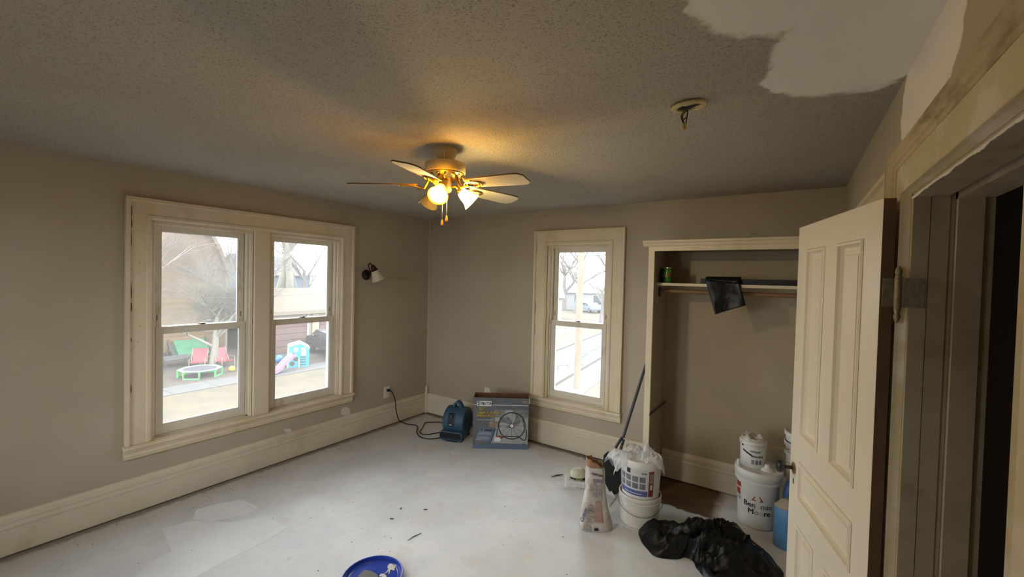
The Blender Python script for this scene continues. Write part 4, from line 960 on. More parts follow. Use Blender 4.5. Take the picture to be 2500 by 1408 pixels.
# one-gallon can on the pail's lid
gx, gy = bx0 - rg[0] * .018 - tocam[0] * .035, by0 - rg[1] * .018 - tocam[1] * .035; gz = .404
can = thing('paint_can', 'small white paint can with a torn film lid sitting on the big pail', 'paint can', (gx, gy, gz))
rc = lambda z: .080 + (z - gz) * .03
b = MB(); b.lathe([(.078, gz), (.080, gz + .004), (rc(gz + .165), gz + .165), (.089, gz + .167), (.090, gz + .182), (.086, gz + .186), (.02, gz + .184)], (gx, gy, 0), 36); b.build('tub', M_BKT2, can, smooth=True)
b = MB()
def fcan(u, v):
    a = 2 * math.pi * u; r = .092 * v; wv = nz(math.cos(a) * 2 * v, math.sin(a) * 2 * v, 7.7)
    return (gx + (r + .008 * wv) * math.cos(a), gy + (r + .008 * wv) * math.sin(a), gz + .186 + .055 * max(0, 1 - v) ** .5 * (.8 + wv) + .018 * abs(nz(a * 2, v * 6, 2.2)) - .030 * max(0, v - .86) / .14)
b.grid(fcan, 40, 12); b.build('film_lid', mat('dirty_film', (.50, .46, .40), .35, var=.15, vscale=25), can, smooth=True, angle=70)
fg = face_angle(gx, gy)
b = MB()
def fstripe(u, v):
    x_ = -.070 + .065 * u; z_ = gz + .128 - .030 * u - .013 * v; r = rc(z_) + .0012; a = fg + x_ / r; return (gx + r * math.cos(a), gy + r * math.sin(a), z_)
b.grid(fstripe, 10, 2); b.build('label_stripe', M_INK, can, recalc=False)
text_mesh('lettering', 'valspar', .026, None, M_NAVY, can, .0003, .15, .0002, 1.0, wrap=wrapq(gx, gy, rc, fg - .25, gz + .115))
text_mesh('lettering', 'SPACKLE', .020, None, M_INK, can, .0003, 0, .0005, 1.0, wrap=wrapq(gx, gy, rc, fg - .1, gz + .080))
for k in range(3): band(gx, gy, rc, gz + .03, gz + .062, fg - .1 + k * .3, fg + .12 + k * .3, .0010, 'label_picture', M_LBP, can, 5)
band(gx, gy, rc, gz + .145, gz + .16, fg - 1.0, fg - .8, .0010, 'label_dot', M_INK, can, 4)
# stir stick across the can
s0, s1 = at_depth((gx + .02, gy - .05), 1846, 1076), at_depth((gx + .06, gy - .04), 1926, 1098)
dirs = (s1 - s0) / np.linalg.norm(s1 - s0); sd = np.cross(dirs, [0, 0, 1]); sd /= np.linalg.norm(sd)
b = MB(); b.loft([[s0 - sd * .010, s0 + sd * .010, s0 + sd * .010 + (0, 0, .004), s0 - sd * .010 + (0, 0, .004)], [s1 - sd * .010, s1 + sd * .010, s1 + sd * .010 + (0, 0, .004), s1 - sd * .010 + (0, 0, .004)]])
tag(rebase(b.build('stir_stick', mat('stick_wood', (.42, .26, .11), .6, var=.15, vscale=20))), 'wooden paint stirring stick lying across the small can', 'stick')
# white ribbed pails stacked behind the door edge
sx0, sy0 = 3.955, -.175
for k in range(3):
    z0 = .32 + k * .055
    if k == 0:
        st = thing('plastic_bucket', 'tall white pail at the bottom of the stack behind the door edge', 'bucket', (sx0, sy0, 0)); b = MB(); b.lathe([(.10, 0), (.104, .004), (.128, .50), (.137, .504), (.138, .520), (.130, .524), (.12, .5), (.02, .02)], (sx0, sy0, 0), 36); b.build('tub', M_BKT2, st, smooth=True)
        b = MB(); b.tube([(sx0 + .14 * math.cos(a), sy0 + .14 * math.sin(a), .47 - .02 * math.sin(a * 2)) for a in np.linspace(2.6, 5.6, 16)], .002, 6); b.build('bail', M_STEEL, st, smooth=True)
    else:
        st = thing('plastic_bucket', ['', 'middle white pail nested in the stack behind the door edge', 'topmost open white pail of the stack behind the door edge'][k], 'bucket', (sx0, sy0, .52 + k * .06 - .06))
        zz0 = .52 + (k - 1) * .075; b = MB(); b.lathe([(.112, zz0), (.128, zz0 + .004), (.131, zz0 + .040), (.139, zz0 + .046), (.141, zz0 + .070), (.134, zz0 + .074), (.126, zz0 + .05), (.02, zz0 + .02)], (sx0, sy0, 0), 36); b.build('tub', M_BKT2, st, smooth=True)
# blue solvent can + blue jug half behind the door
jx, jy = 3.862, -.560
sc_ = thing('solvent_can', 'blue and white metal solvent can with a beige top half behind the door', 'metal can', (jx, jy, 0))
M_SBLUE = mat('can_blue', (.10, .26, .50), .4, var=.08, vscale=8)
ov = lambda r, z: [(jx + 1.0 * r * math.cos(a), jy + .62 * r * math.sin(a), z) for a in np.linspace(0, 2 * math.pi, 30, endpoint=False)]
b = MB(); b.loft([ov(.083, 0), ov(.086, .004), ov(.086, .262), ov(.083, .266)]); b.build('body', M_SBLUE, sc_, smooth=True)
b = MB(); b.loft([ov(.086, .264), ov(.0875, .268), ov(.080, .274), ov(.05, .310), ov(.022, .322)]); b.build('top', mat('can_beige', (.36, .30, .22), .5), sc_, smooth=True)
b = MB(); b.lathe([(.016, .318), (.017, .322), (.017, .338), (.013, .341)], (jx, jy, 0), 16); b.build('cap', mat('can_cap', (.12, .10, .08), .5), sc_, smooth=True)
A_ = [(jx + .0868 * math.cos(a), jy + .0868 * .62 * math.sin(a), .02) for a in np.linspace(-1.42, -.5, 10)]; C_ = [(x, y, .25) for x, y, z in A_]
b = MB(); b.loft([A_, C_], cap=False, closed=False); b.build('label', M_LBW, sc_)
jg = thing('blue_jug', 'dark blue plastic jug behind the solvent can and door', 'jug', (3.90, -.40, 0)); b = MB(); b.lathe([(.06, 0), (.075, .01), (.078, .30), (.066, .36), (.030, .40), (.026, .43), (.001, .432)], (3.90, -.40, 0), 24); b.build('body', mat('jug_blue', (.05, .10, .24), .4), jg, smooth=True); b = MB(); b.lathe([(.029, .425), (.029, .452), (.02, .456)], (3.90, -.40, 0), 16); b.build('cap', mat('jug_cap', (.3, .3, .3), .4), jg, smooth=True)

# ================================================================== paper mortar bag
gx0, gy0 = 2.735, -1.085
bag = thing('mortar_bag', 'torn brown and white paper mortar bag standing open on the floor', 'paper bag', (gx0, gy0, 0))
MG = frame_axes((gx0, gy0, 0), (rg[0], rg[1], 0))
def bag_mat():
    m, nt, p = nodes('mortar_paper'); N, L = nt.nodes, nt.links
    tc = N.new('ShaderNodeTexCoord')
    n1 = N.new('ShaderNodeTexNoise'); n1.inputs['Scale'].default_value = 9; n1.inputs['Detail'].default_value = 7; n1.inputs['Roughness'].default_value = .7; L.new(tc.outputs['Object'], n1.inputs['Vector'])
    cr = N.new('ShaderNodeValToRGB'); e = cr.color_ramp.elements; e[0].position = .34; e[0].color = (.30, .23, .18, 1); e[1].position = .60; e[1].color = (.64, .60, .56, 1); k = cr.color_ramp.elements.new(.5); k.color = (.52, .47, .42, 1)
    L.new(n1.outputs['Fac'], cr.inputs[0]); L.new(cr.outputs[0], p.inputs['Base Color']); p.inputs['Roughness'].default_value = .75
    b_ = N.new('ShaderNodeBump'); b_.inputs['Strength'].default_value = .5; b_.inputs['Distance'].default_value = .01; n2 = N.new('ShaderNodeTexNoise'); n2.inputs['Scale'].default_value = 22; n2.inputs['Detail'].default_value = 4; L.new(tc.outputs['Object'], n2.inputs['Vector']); L.new(n2.outputs['Fac'], b_.inputs['Height']); L.new(b_.outputs['Normal'], p.inputs['Normal'])
    return m
M_PAPER = bag_mat(); M_KPAPER = mat('kraft_paper', (.30, .17, .095), .8, var=.2, vscale=12)
NP = 48
def bring(z, w, d, cx=0.0, cyy=0.0, amp=.006, pw=3.0):
    out = []
    for k in range(NP):
        a = 2 * math.pi * k / NP; c, s = math.cos(a), math.sin(a); q = (abs(c) ** pw + abs(s) ** pw) ** (-1 / pw)
        r = 1 + amp / w * 2 * nz(c * 2.1, s * 2.1, z * 9 + 3) + amp / w * nz(c * 5, s * 5, z * 21)
        out.append((cx + w * q * c * r, cyy + d * q * s * r, z))
    return out
RB = [(0, .108, .062, 0), (.006, .114, .066, 0), (.05, .112, .066, 0), (.10, .100, .060, -.002), (.16, .088, .054, -.003), (.22, .076, .048, -.004), (.28, .068, .045, -.005), (.34, .064, .043, -.006), (.39, .063, .040, -.008), (.43, .061, .038, -.010)]
b = MB(MG); b.loft([bring(z, w, d, cx, 0, .0045) for z, w, d, cx in RB], cap=False); b.add(bring(0, .108, .062), [tuple(range(NP))]); b.build('paper_body', M_PAPER, bag, smooth=True, recalc=False, angle=50)
top = []
for k, p_ in enumerate(bring(.43, .061, .038, -.010, 0, .0045)): top.append((p_[0] * (1.02 + .12 * nz(k * .5, 1, 2)), p_[1] * 1.05, .455 + .030 * nz(k * .37, 4.1, 0) - .035 * (p_[0] / .06)))
b = MB(MG); b.loft([bring(.43, .061, .038, -.010, 0, .0045), top], cap=False); b.build('torn_mouth', M_KPAPER, bag, smooth=True, recalc=False, angle=50)
b = MB(MG); b.loft([[(x * .96, y * .9, .40) for x, y, z in bring(.43, .061, .038, -.010)], [(x * .98, y * .95, z - .001) for x, y, z in top]], cap=False); b.build('kraft_lining', M_KPAPER, bag, recalc=False)
def bag_front(x, z):   # front surface of the bag at local x, height z
    zs = [r[0] for r in RB]; w = np.interp(z, zs, [r[1] for r in RB]); d = np.interp(z, zs, [r[2] for r in RB]); cx = np.interp(z, zs, [r[3] for r in RB]); u = max(-.98, min(.98, (x - cx) / w))
    return -d * (1 - abs(u) ** 3) ** (1 / 3.0) - .0015
def bag_print(pts, name, m, lift=.0):
    """a printed quadrilateral given by its corners (x, z), draped over the bag's front face"""
    (x0, z0), (x1, z1), (x2, z2), (x3, z3) = pts
    b = MB(MG)
    def f(u, v):
        x = (x0 * (1 - u) + x1 * u) * (1 - v) + (x3 * (1 - u) + x2 * u) * v; z = (z0 * (1 - u) + z1 * u) * (1 - v) + (z3 * (1 - u) + z2 * u) * v
        return (x, bag_front(x, z) - .0028 - lift * .5, z)
    b.grid(f, 8, 8); return b.build(name, m, bag, smooth=True, recalc=False)
M_BGW = mat('bag_white', (.56, .54, .52), .7, var=.12, vscale=30); M_BGG = mat('bag_greyprint', (.36, .35, .36), .7, var=.2, vscale=25); M_BGP = mat('bag_pink', (.42, .26, .23), .7, var=.15, vscale=18); M_BGB = mat('bag_blue', (.09, .12, .30), .6)
bag_print([(-.055, .355), (.03, .345), (.03, .425), (-.06, .43)], 'print_panel', M_BGW)
bag_print([(-.030, .335), (.034, .33), (.034, .355), (-.035, .36)], 'print_stripe', mat('bag_violet', (.26, .24, .32), .7, var=.2, vscale=30), .001)
for r_ in range(3):
    for c_ in range(2): bag_print([(-.035 + c_ * .032, .235 + r_ * .030), (-.008 + c_ * .032, .232 + r_ * .030), (-.008 + c_ * .032, .256 + r_ * .030), (-.036 + c_ * .032, .259 + r_ * .030)], 'print_block', M_BGG, .001)
bag_print([(-.022, .072), (.038, .068), (.020, .205), (-.012, .21)], 'print_stripe', M_BGP, .001)
bag_print([(-.020, .012), (.008, .012), (.008, .030), (-.020, .030)], 'print_block', M_INK, .001); bag_print([(-.078, .012), (-.045, .012), (-.048, .045), (-.078, .048)], 'print_block', M_BGG, .001)
for r_ in range(7): bag_print([(-.07 + .002 * r_, .066 + r_ * .018), (-.035, .062 + r_ * .018), (-.035, .068 + r_ * .018), (-.07 + .002 * r_, .072 + r_ * .018)], 'print_line', M_BGG, .001)
text_mesh('lettering', 'CUSTOM', .020, MG @ Matrix.Translation((-.052, bag_front(0, .4) - .006, .392)) @ Matrix.Rotation(math.pi / 2, 4, 'X') @ Matrix.Rotation(-.25, 4, 'Z'), M_NAVY, bag, .0004, .25, .0006, 1.0)
text_mesh('lettering', 'Custom', .036, MG @ Matrix.Translation((-.100, -.052, .055)) @ Matrix.Rotation(-.9, 4, 'Z') @ Matrix.Rotation(math.pi / 2, 4, 'X') @ Matrix.Rotation(1.22, 4, 'Z'), M_BGB, bag, .0006, .2, .0008, 1.0)

# ================================================================== lobby dustpan leaning by the closet
dp = thing('lobby_dustpan', 'black upright dustpan with a long grey handle leaning beside the closet', 'dustpan', (2.64, -.58, 0))
M_DPB = mat('dustpan_black', (.018, .019, .022), .3); M_DPH = mat('dustpan_handle', (.05, .05, .055), .4)
ha, hb_ = at_depth((2.66, -.56), 1521, 1068), hit(1572, 905, 1, -.30)
b = MB(); b.tube([ha, ha + (hb_ - ha) * .5, hb_, hb_ + (hb_ - ha) * .1], .0125, 12); b.build('handle', M_DPH, dp, smooth=True)
for s_, e_ in (((1519, 1070), (1494, 1105)), ((1523, 1075), (1510, 1112))):
    p0_, p1_ = at_depth((2.66, -.56), *s_), at_depth((2.64, -.60), *e_); b = MB(); b.tube([p0_ + (0, 0, .01), (p0_ + p1_) / 2 + (0, 0, .004), p1_ + (0, 0, -.02)], .011, 10); b.build('yoke', M_DPB, dp, smooth=True)
D_ = lambda x, y, dd=0.0: at_depth((2.64 - tocam[0] * dd, -.60 - tocam[1] * dd), x, y)
front = [D_(1474, 1110), D_(1484, 1103), D_(1512, 1112), D_(1516, 1180), D_(1502, 1222), D_(1494, 1214), D_(1468, 1160)]
back = [D_(1474, 1110, .10), D_(1484, 1100, .10), D_(1516, 1106, .10), D_(1520, 1180, .10), D_(1506, 1217, .06), D_(1498, 1209, .06), D_(1469, 1160, .10)]
b = MB(); b.loft([front, back]); pan = b.build('pan', M_DPB, dp, bevel=.004)
b = MB(); q_ = [D_(1482, 1112, -.004), D_(1500, 1116, -.004), D_(1506, 1140, -.004), D_(1494, 1136, -.004)]; b.prism(q_, tuple(tocam[0:2] * .001) + (0,)); b.build('sheen_patch', mat('dustpan_sheen', (.30, .36, .44), .12, metal=.6), pan)  # pale quad painting a sheen onto the black pan
lp = [FL(1474, 1186), FL(1503, 1216), FL(1487, 1238), FL(1476, 1205)]
b = MB(); b.loft([[p_ + (0, 0, .002) for p_ in lp], [p_ + (0, 0, .006 + .06 * (i in (0,))) for i, p_ in enumerate(lp)]]); tag(rebase(b.build('metal_plate', mat('plate_grey', (.52, .53, .54), .4))), 'pale grey plate lying on the floor below the dustpan', 'plate')

# ================================================================== white pad package, pouch, wire loop
M_FOAM = mat('foam_white', (.74, .73, .70), .6); pk0 = FL(1402, 1186)
MP = frame_axes((pk0[0], pk0[1], 0), (rg[0] * .97 + .1, rg[1] * .97 - .08, 0))
pk = thing('pad_package', 'white foam pad in clear wrap lying on the floor behind the mortar bag', 'package', (*pk0[:2], 0))
b = MB(MP); b.box((-.075, -.035, .002), (.090, .105, .050)); b.build('foam_block', M_FOAM, pk, bevel=.006)
b = MB(MP)
def fw_(u, v):
    x, y = -.150 + u * .20, -.07 + v * .20; inside = max(0, min(1, (x + .085) / .02)) * max(0, min(1, (.118 - y) / .02)) * max(0, min(1, (y + .048) / .02)); n_ = abs(nz(x * 30, y * 30, 3)) * .6 + abs(nz(x * 70, y * 70, 8)) * .4
    return (x, y, .006 + inside * .050 + n_ * .022)
b.grid(fw_, 40, 40); b.build('wrap', M_FILM, pk, smooth=True, recalc=False, angle=70)
p2_ = at_depth((pk0[0], pk0[1] + .03), 1412, 1158); po = thing('sponge_pouch', 'pale yellow sponge pack with a black printed base on the foam pad', 'pouch', (p2_[0], p2_[1], .052))
cx_, cy__ = p2_[0], p2_[1]
def pring(z, w, d): return [(cx_ + rg[0] * w * math.cos(a) - rg[1] * d * math.sin(a), cy__ + rg[1] * w * math.cos(a) + rg[0] * d * math.sin(a), z) for a in np.linspace(0, 2 * math.pi, 26, endpoint=False)]
b = MB(); b.loft([pring(.052, .060, .040), pring(.055, .068, .046), pring(.075, .070, .048)]); b.build('printed_base', M_INK, po, smooth=True)
b = MB(); b.loft([pring(.075, .070, .048), pring(.10, .072, .048), pring(.118, .064, .042), pring(.136, .046, .028), pring(.144, .018, .010)]); b.build('pouch_body', mat('pouch_yellow', (.58, .57, .42), .3, var=.1, vscale=15), po, smooth=True)
for k in range(5):
    a = fa_ - .3 + k * .16; b = MB(); r0 = (.071, .049); qx, qy = math.cos(-1.9 + k * .17), math.sin(-1.9 + k * .17)
    pc = (cx_ + rg[0] * r0[0] * qx - rg[1] * r0[1] * qy, cy__ + rg[1] * r0[0] * qx + rg[0] * r0[1] * qy); b.box((pc[0] - .003, pc[1] - .002, .058), (pc[0] + .003, pc[1] + .002, .072 + .004 * (k % 2))); b.build('print_mark', mat('pouch_green', (.36, .42, .10), .5), po)
wl0 = [FL(1435 + 10 * math.cos(a), 1117.5 + 4.5 * math.sin(a), .012) for a in np.linspace(0, 2 * math.pi, 20)] + [FL(1452, 1117, .006), FL(1466, 1120, .004)]
b = MB(); b.tube(wl0, .0022, 6); tag(rebase(b.build('wire_loop', mat('loop_wire', (.10, .09, .08), .5))), 'thin dark wire loop on the floor behind the mortar bag', 'wire')
b = MB(); b.tube([FL(1346, 1163, .004), FL(1360, 1160, .012), FL(1374, 1158, .006)], [.003, .007, .003], 6); tag(rebase(b.build('scrap', mat('scrap_dark', (.06, .055, .05), .6))), 'dark twisted scrap at the tip of the clear wrap', 'scrap')

# ================================================================== black plastic sheeting heap
def heap():
    pf = [(1560, 1280), (1562, 1314), (1580, 1340), (1607, 1360), (1647, 1366), (1668, 1361), (1691, 1370), (1701, 1390), (1718, 1412), (1760, 1440), (1830, 1440), (1900, 1425), (1912, 1400)]
    pb_ = [(1890, 1352, .04), (1866, 1320, .06), (1836, 1290, .09), (1816, 1262, .12), (1800, 1240, .15), (1770, 1232, .14), (1730, 1236, .12), (1683, 1240, .13), (1640, 1250, .13), (1604, 1256, .14), (1575, 1266, .12)]
    ring = [FL(x, y)[:2] for x, y in pf] + [FL(x, y, z)[:2] for x, y, z in pb_]
    ring = np.array(ring); c = ring.mean(0); ring = [np.array(p) for p in ring]
    dense = catmull(ring + [ring[0]], 9)[:-1]; n = len(dense); R = 54
    b = MB(); rows = []
    for j in range(R + 1):
        t_ = j / R; row = []
        for k, p in enumerate(dense):
            xy = c + (p - c) * t_
            x, y = xy
            prof = (1 - t_ ** 2.6)
            wx_, wy_ = x + .06 * nz(x * 4, y * 4, 21), y + .06 * nz(x * 4, y * 4, 33)
            rid = 1 - abs(nz(wx_ * 3.4 + wy_ * 1.6, wy_ * 3.6 - wx_, 5.0)) * 2.6; rid2 = 1 - abs(nz(wx_ * 8.5 - wy_ * 4, wy_ * 7.5, 11.0)) * 2.6; rid3 = 1 - abs(nz(wx_ * 18, wy_ * 15, 2.0)) * 2.6
            hh = .022 + .085 * max(0, rid) + .060 * max(0, rid2) + .022 * max(0, rid3)
            # raised left shoulder and back fold
            hh += .075 * math.exp(-((x - 3.06) ** 2 + (y + .80) ** 2) / .02) + .07 * math.exp(-((x - 3.46) ** 2 + (y + .50) ** 2) / .02)
            z = .003 + hh * prof + .028 * max(0, nz(k * .35, t_ * 2, 8)) * (t_ > .55) * prof
            jit = .02 * nz(x * 9, y * 9, 7) * t_
            row.append((x + jit, y + jit * .6, max(.002, z)))
        rows.append(row)
    b.loft(rows, cap=False)
    o = b.build('plastic_sheeting', M_BLKP, smooth=True, recalc=True, angle=60)
    return tag(rebase(o), 'heap of black paint-spattered plastic sheeting on the floor before the closet', 'plastic sheet')
def black_plastic():
    m, nt, p = nodes('black_plastic'); N, L = nt.nodes, nt.links
    tc = N.new('ShaderNodeTexCoord'); v = N.new('ShaderNodeTexNoise'); v.inputs['Scale'].default_value = 26; v.inputs['Detail'].default_value = 1; L.new(tc.outputs['Object'], v.inputs['Vector'])
    mr = N.new('ShaderNodeMapRange'); mr.inputs['From Min'].default_value = .765; mr.inputs['From Max'].default_value = .78; L.new(v.outputs['Fac'], mr.inputs['Value'])
    mx = mixer(nt); L.new(mr.outputs[0], mx.inputs[0]); mx.inputs[6].default_value = (.007, .007, .008, 1); mx.inputs[7].default_value = (.55, .52, .40, 1); L.new(mx.outputs[2], p.inputs['Base Color'])
    p.inputs['Roughness'].default_value = .36; p.inputs['Specular IOR Level'].default_value = .28
    n2 = N.new('ShaderNodeTexNoise'); n2.inputs['Scale'].default_value = 14; n2.inputs['Detail'].default_value = 4; L.new(tc.outputs['Object'], n2.inputs['Vector'])
    bp = N.new('ShaderNodeBump'); bp.inputs['Strength'].default_value = .35; bp.inputs['Distance'].default_value = .02; L.new(n2.outputs['Fac'], bp.inputs['Height']); L.new(bp.outputs['Normal'], p.inputs['Normal'])
    return m
M_BLKP = black_plastic()
heap()

# ================================================================== things on the closet shelf
ZS = 1.717
def soda(name, label, x, y, dark):
    r = thing(name, label, 'soda can', (x, y, ZS), 'soda cans on the closet shelf')
    g = mat('soda_green' + str(dark), (.05, .16, .02) if not dark else (.025, .08, .02), .3, metal=.4, var=.5, vscale=30)  # rear can gets a darker green: shade put into its colour
    b = MB(); b.lathe([(.024, 0), (.030, .008), (.033, .014), (.033, .104), (.030, .112), (.027, .118)], (x, y, ZS), 26); b.build('body', g, r, smooth=True)
    b = MB(); b.lathe([(.0265, .117), (.0275, .121), (.0265, .124), (.024, .122), (.01, .120)], (x, y, ZS), 26); b.build('lid', M_STEEL, r, smooth=True)
    a = face_angle(x, y)
    curved_poly([(-.020, ZS + .045), (.004, ZS + .062), (.024, ZS + .100), (.016, ZS + .100), (-.008, ZS + .082), (-.024, ZS + .055)], x, y, lambda z: .033, a, .0006, 'logo_ground', M_LBW, r)
    curved_poly([(-.017, ZS + .049), (.004, ZS + .066), (.020, ZS + .097), (.014, ZS + .096), (-.006, ZS + .079), (-.020, ZS + .057)], x, y, lambda z: .033, a, .0012, 'logo', mat('soda_red', (.30, .03, .02), .4), r)
    text_mesh('lettering', 'DEW', .024, None, mat('soda_red2', (.42, .05, .03), .4), r, .0003, .3, .0006, .8, wrap=wrapq(x, y, lambda z: .0335, a - .45, ZS + .052))
    return r
soda('soda_can', 'lit green soda can in front on the closet shelf', 2.985, -.300, 0); soda('soda_can', 'shade-toned green soda can standing behind the other in the shelf corner', 2.942, -.235, 1)
b = MB(); b.box((3.235, -.318, ZS), (3.86, -.235, ZS + .040)); tag(rebase(b.build('black_strip_box', mat('strip_black', (.012, .011, .010), .5), bevel=.003)), 'long flat black strip lying along the closet shelf', 'strip')
# black cloth draped over the shelf edge
hg = thing('black_bag', 'black plastic bag folded over the edge of the closet shelf', 'plastic bag', (3.40, -.36, ZS))
tl_, tr_, bl_, br_ = hit(1722, 682, 1, -.356), hit(1806, 691, 1, -.356), hit(1746, 767, 1, -.372), hit(1821, 745, 1, -.372)
def drape(u, v):
    p = (tl_ * (1 - u) + tr_ * u) * (1 - v) + (bl_ * (1 - u) + br_ * u) * v
    return p + np.array([0, -.006 * nz(u * 3, v * 3, 1) - .004 * math.sin(u * 7 + v * 2), 0])
b = MB(); b.grid(drape, 18, 18); b.build('hanging_flap', M_BLKP, hg, smooth=True, recalc=False, solid=.003)
b = MB(); b.grid(lambda u, v: tl_ * (1 - u) + tr_ * u + np.array([0, .001 + v * .13, .012 * math.sin(math.pi * v) + (ZS + .044 - tl_[2] * (1 - u) - tr_[2] * u) * min(1, v * 6)]), 12, 10); b.build('folded_part', M_BLKP, hg, smooth=True, recalc=False, solid=.004)
rg_ = [(3.60 + .028 * math.cos(a), CY - .02, 2.052 + .022 * math.sin(a)) for a in np.linspace(-.3, math.pi + .3, 16)]
b = MB(); b.tube(rg_, .003, 6); tag(rebase(b.build('wire_hoop', mat('hoop_wire', (.30, .26, .2), .4, metal=.5))), 'bent wire hoop standing on top of the closet header', 'wire')

# ================================================================== blue pail lid with trowel and putty
lx, ly, lr = 1.906, -2.312, .168
ld = thing('pail_lid', 'blue plastic pail lid lying upside down on the floor', 'lid', (lx, ly, 0))
M_LBLUE = mat('lid_blue', (.012, .045, .36), .35, var=.08, vscale=10)
b = MB(); b.lathe([(lr - .006, 0), (lr, .003), (lr, .024), (lr - .004, .028), (lr - .009, .026), (lr - .012, .010), (lr - .022, .008), (lr - .028, .012), (lr - .034, .007), (.02, .006)], (lx, ly, 0), 56); b.build('tray', M_LBLUE, ld, smooth=True)
M_PUTTY = mat('putty', (.62, .60, .55), .7, bump=.3, bscale=60)
pz = .0075
pp = thing('putty_smear', 'dried pale putty splashed in the blue lid', 'putty', (*FL(948, 1390, pz)[:2], pz))
def pblob(pts, h):
    b = MB(); base_ = [FL(x, y, pz) for x, y in pts]; c_ = sum(base_) / len(base_); b.loft([base_, [p + (0, 0, h * .7) for p in base_], [c_ + (p - c_) * .6 + (0, 0, h) for p in base_]]); return b.build('putty_blob', M_PUTTY, pp, smooth=True)
def PX(zx, zy): return (780 + zx / 7.8125, 1300 + zy / 7.8125)
pblob([PX(*q) for q in [(1300, 640), (1330, 600), (1380, 592), (1440, 610), (1480, 635), (1460, 660), (1430, 690), (1440, 715), (1405, 725), (1380, 705), (1350, 720), (1325, 690), (1300, 680)]], .004)
pblob([PX(*q) for q in [(1335, 690), (1320, 740), (1260, 780), (1235, 785), (1290, 735), (1315, 690)]], .003); pblob([PX(*q) for q in [(1345, 700), (1350, 740), (1330, 790), (1310, 800), (1325, 750), (1325, 710)]], .003)
pblob([PX(*q) for q in [(1140, 820), (1180, 785), (1230, 790), (1270, 820), (1280, 850), (1230, 870), (1180, 835), (1160, 850)]], .004)
tw = thing('putty_knife', 'grey broad putty knife resting in the blue lid', 'putty knife', (*FL(900, 1400, .01)[:2], .01))
b = MB(); bl4 = [FL(*PX(*q), .012) for q in [(850, 712), (960, 725), (1080, 780), (1150, 880), (980, 960), (700, 940), (740, 830)]]; b.prism(bl4, (0, 0, .0025)); b.build('blade', mat('knife_steel', (.20, .19, .18), .45, metal=.6), tw)
h0, h1 = FL(*PX(860, 930), .018), FL(*PX(720, 1250), .028); b = MB(); b.tube([h0, (h0 + h1) / 2, h1], [.010, .014, .012], 10); b.build('handle', mat('knife_handle', (.10, .10, .11), .4), tw, smooth=True)

# ================================================================== splinter and debris
sp_ = [FL(995, 1319, .003), FL(1010, 1309, .004), FL(1028, 1301, .003)]
b = MB(); b.tube(sp_, [.0015, .003, .002], 5); tag(rebase(b.build('wood_splinter', mat('splinter', (.10, .085, .075), .8))), 'long thin wood splinter on the white floor', 'splinter')
for (x, y), (x2, y2), lb in (((977, 1242), (980, 1239), 'tiny dark wood chip left of the splinter'), ((1034, 1243), (1043, 1243), 'dark wood chip right behind the splinter'), ((952, 1265), (961, 1266), 'thin dark chip left of the splinter')):
    b = MB(); b.tube([FL(x, y, .003), FL(x2, y2, .003)], .0035, 5); tag(rebase(b.build('wood_chip', mat('splinter', (.1, .085, .075), .8))), lb, 'wood chip')
rd = random.Random(12); b = MB()
for k in range(160):
    x, y = (rd.uniform(.15, 4.0), rd.uniform(-3.3, -.2)) if k < 110 else (rd.uniform(.05, .25), rd.uniform(-3.3, -.3))
    s_ = rd.uniform(.0012, .0038); a = rd.uniform(0, 3.14); b.prism([(x + s_ * math.cos(a + t_) * (1 + .8 * (i % 2)), y + s_ * math.sin(a + t_), .0003) for i, t_ in enumerate((0, 1.6, 3.1, 4.7))], (0, 0, rd.uniform(.001, .003)))
tag(b.build('floor_debris', mat('debris', (.14, .115, .09), .9)), 'scattered dark crumbs and chips over the white floor', 'debris', kind='stuff')

# ================================================================== outdoors (ground 3 m below the room floor)
OUT = .42
_mat = mat
def mat(name, col, *a, **k):
    # outdoor surfaces: colours dimmed below real ones to hold back the outside brightness
    col = tuple(c * OUT for c in col)
    if k.get('col2'): k['col2'] = tuple(c * OUT for c in k['col2'])
    return _mat(name, col, *a, **k)
M_LAWN = mat('dry_lawn', (.142, .108, .06), .95, var=.22, vscale=1.2, col2=(.08, .062, .033), c2lo=.50, c2hi=.72, c2scale=7, detail=8)
M_CONC = mat('sidewalk', (.138, .132, .122), .9, var=.1, vscale=1.5)
M_MULCH = mat('mulch', (.105, .075, .056), .95, var=.3, vscale=6)
M_ASPH = mat('street', (.15, .15, .154), .9, var=.06, vscale=.8)
M_BARK = mat('bark', (.27, .235, .21), .95, var=.25, vscale=5, stretch=(1, 1, .25))
M_BARK2 = mat('bark_pale', (.31, .285, .225), .95, var=.2, vscale=5, stretch=(1, 1, .25))
b = MB(); b.box((-90, -60, GZ - .4), (40, 120, GZ)); gr = struct(b.build('ground', M_LAWN), 'dry tan lawn outside', 'ground')
def gpoly(name, pts, m, z, label, cat, top=None):
    b = MB(); b.prism([(p[0], p[1], GZ - .02) for p in pts], (0, 0, .02 + z)); return struct(b.build(name, m), label, cat)
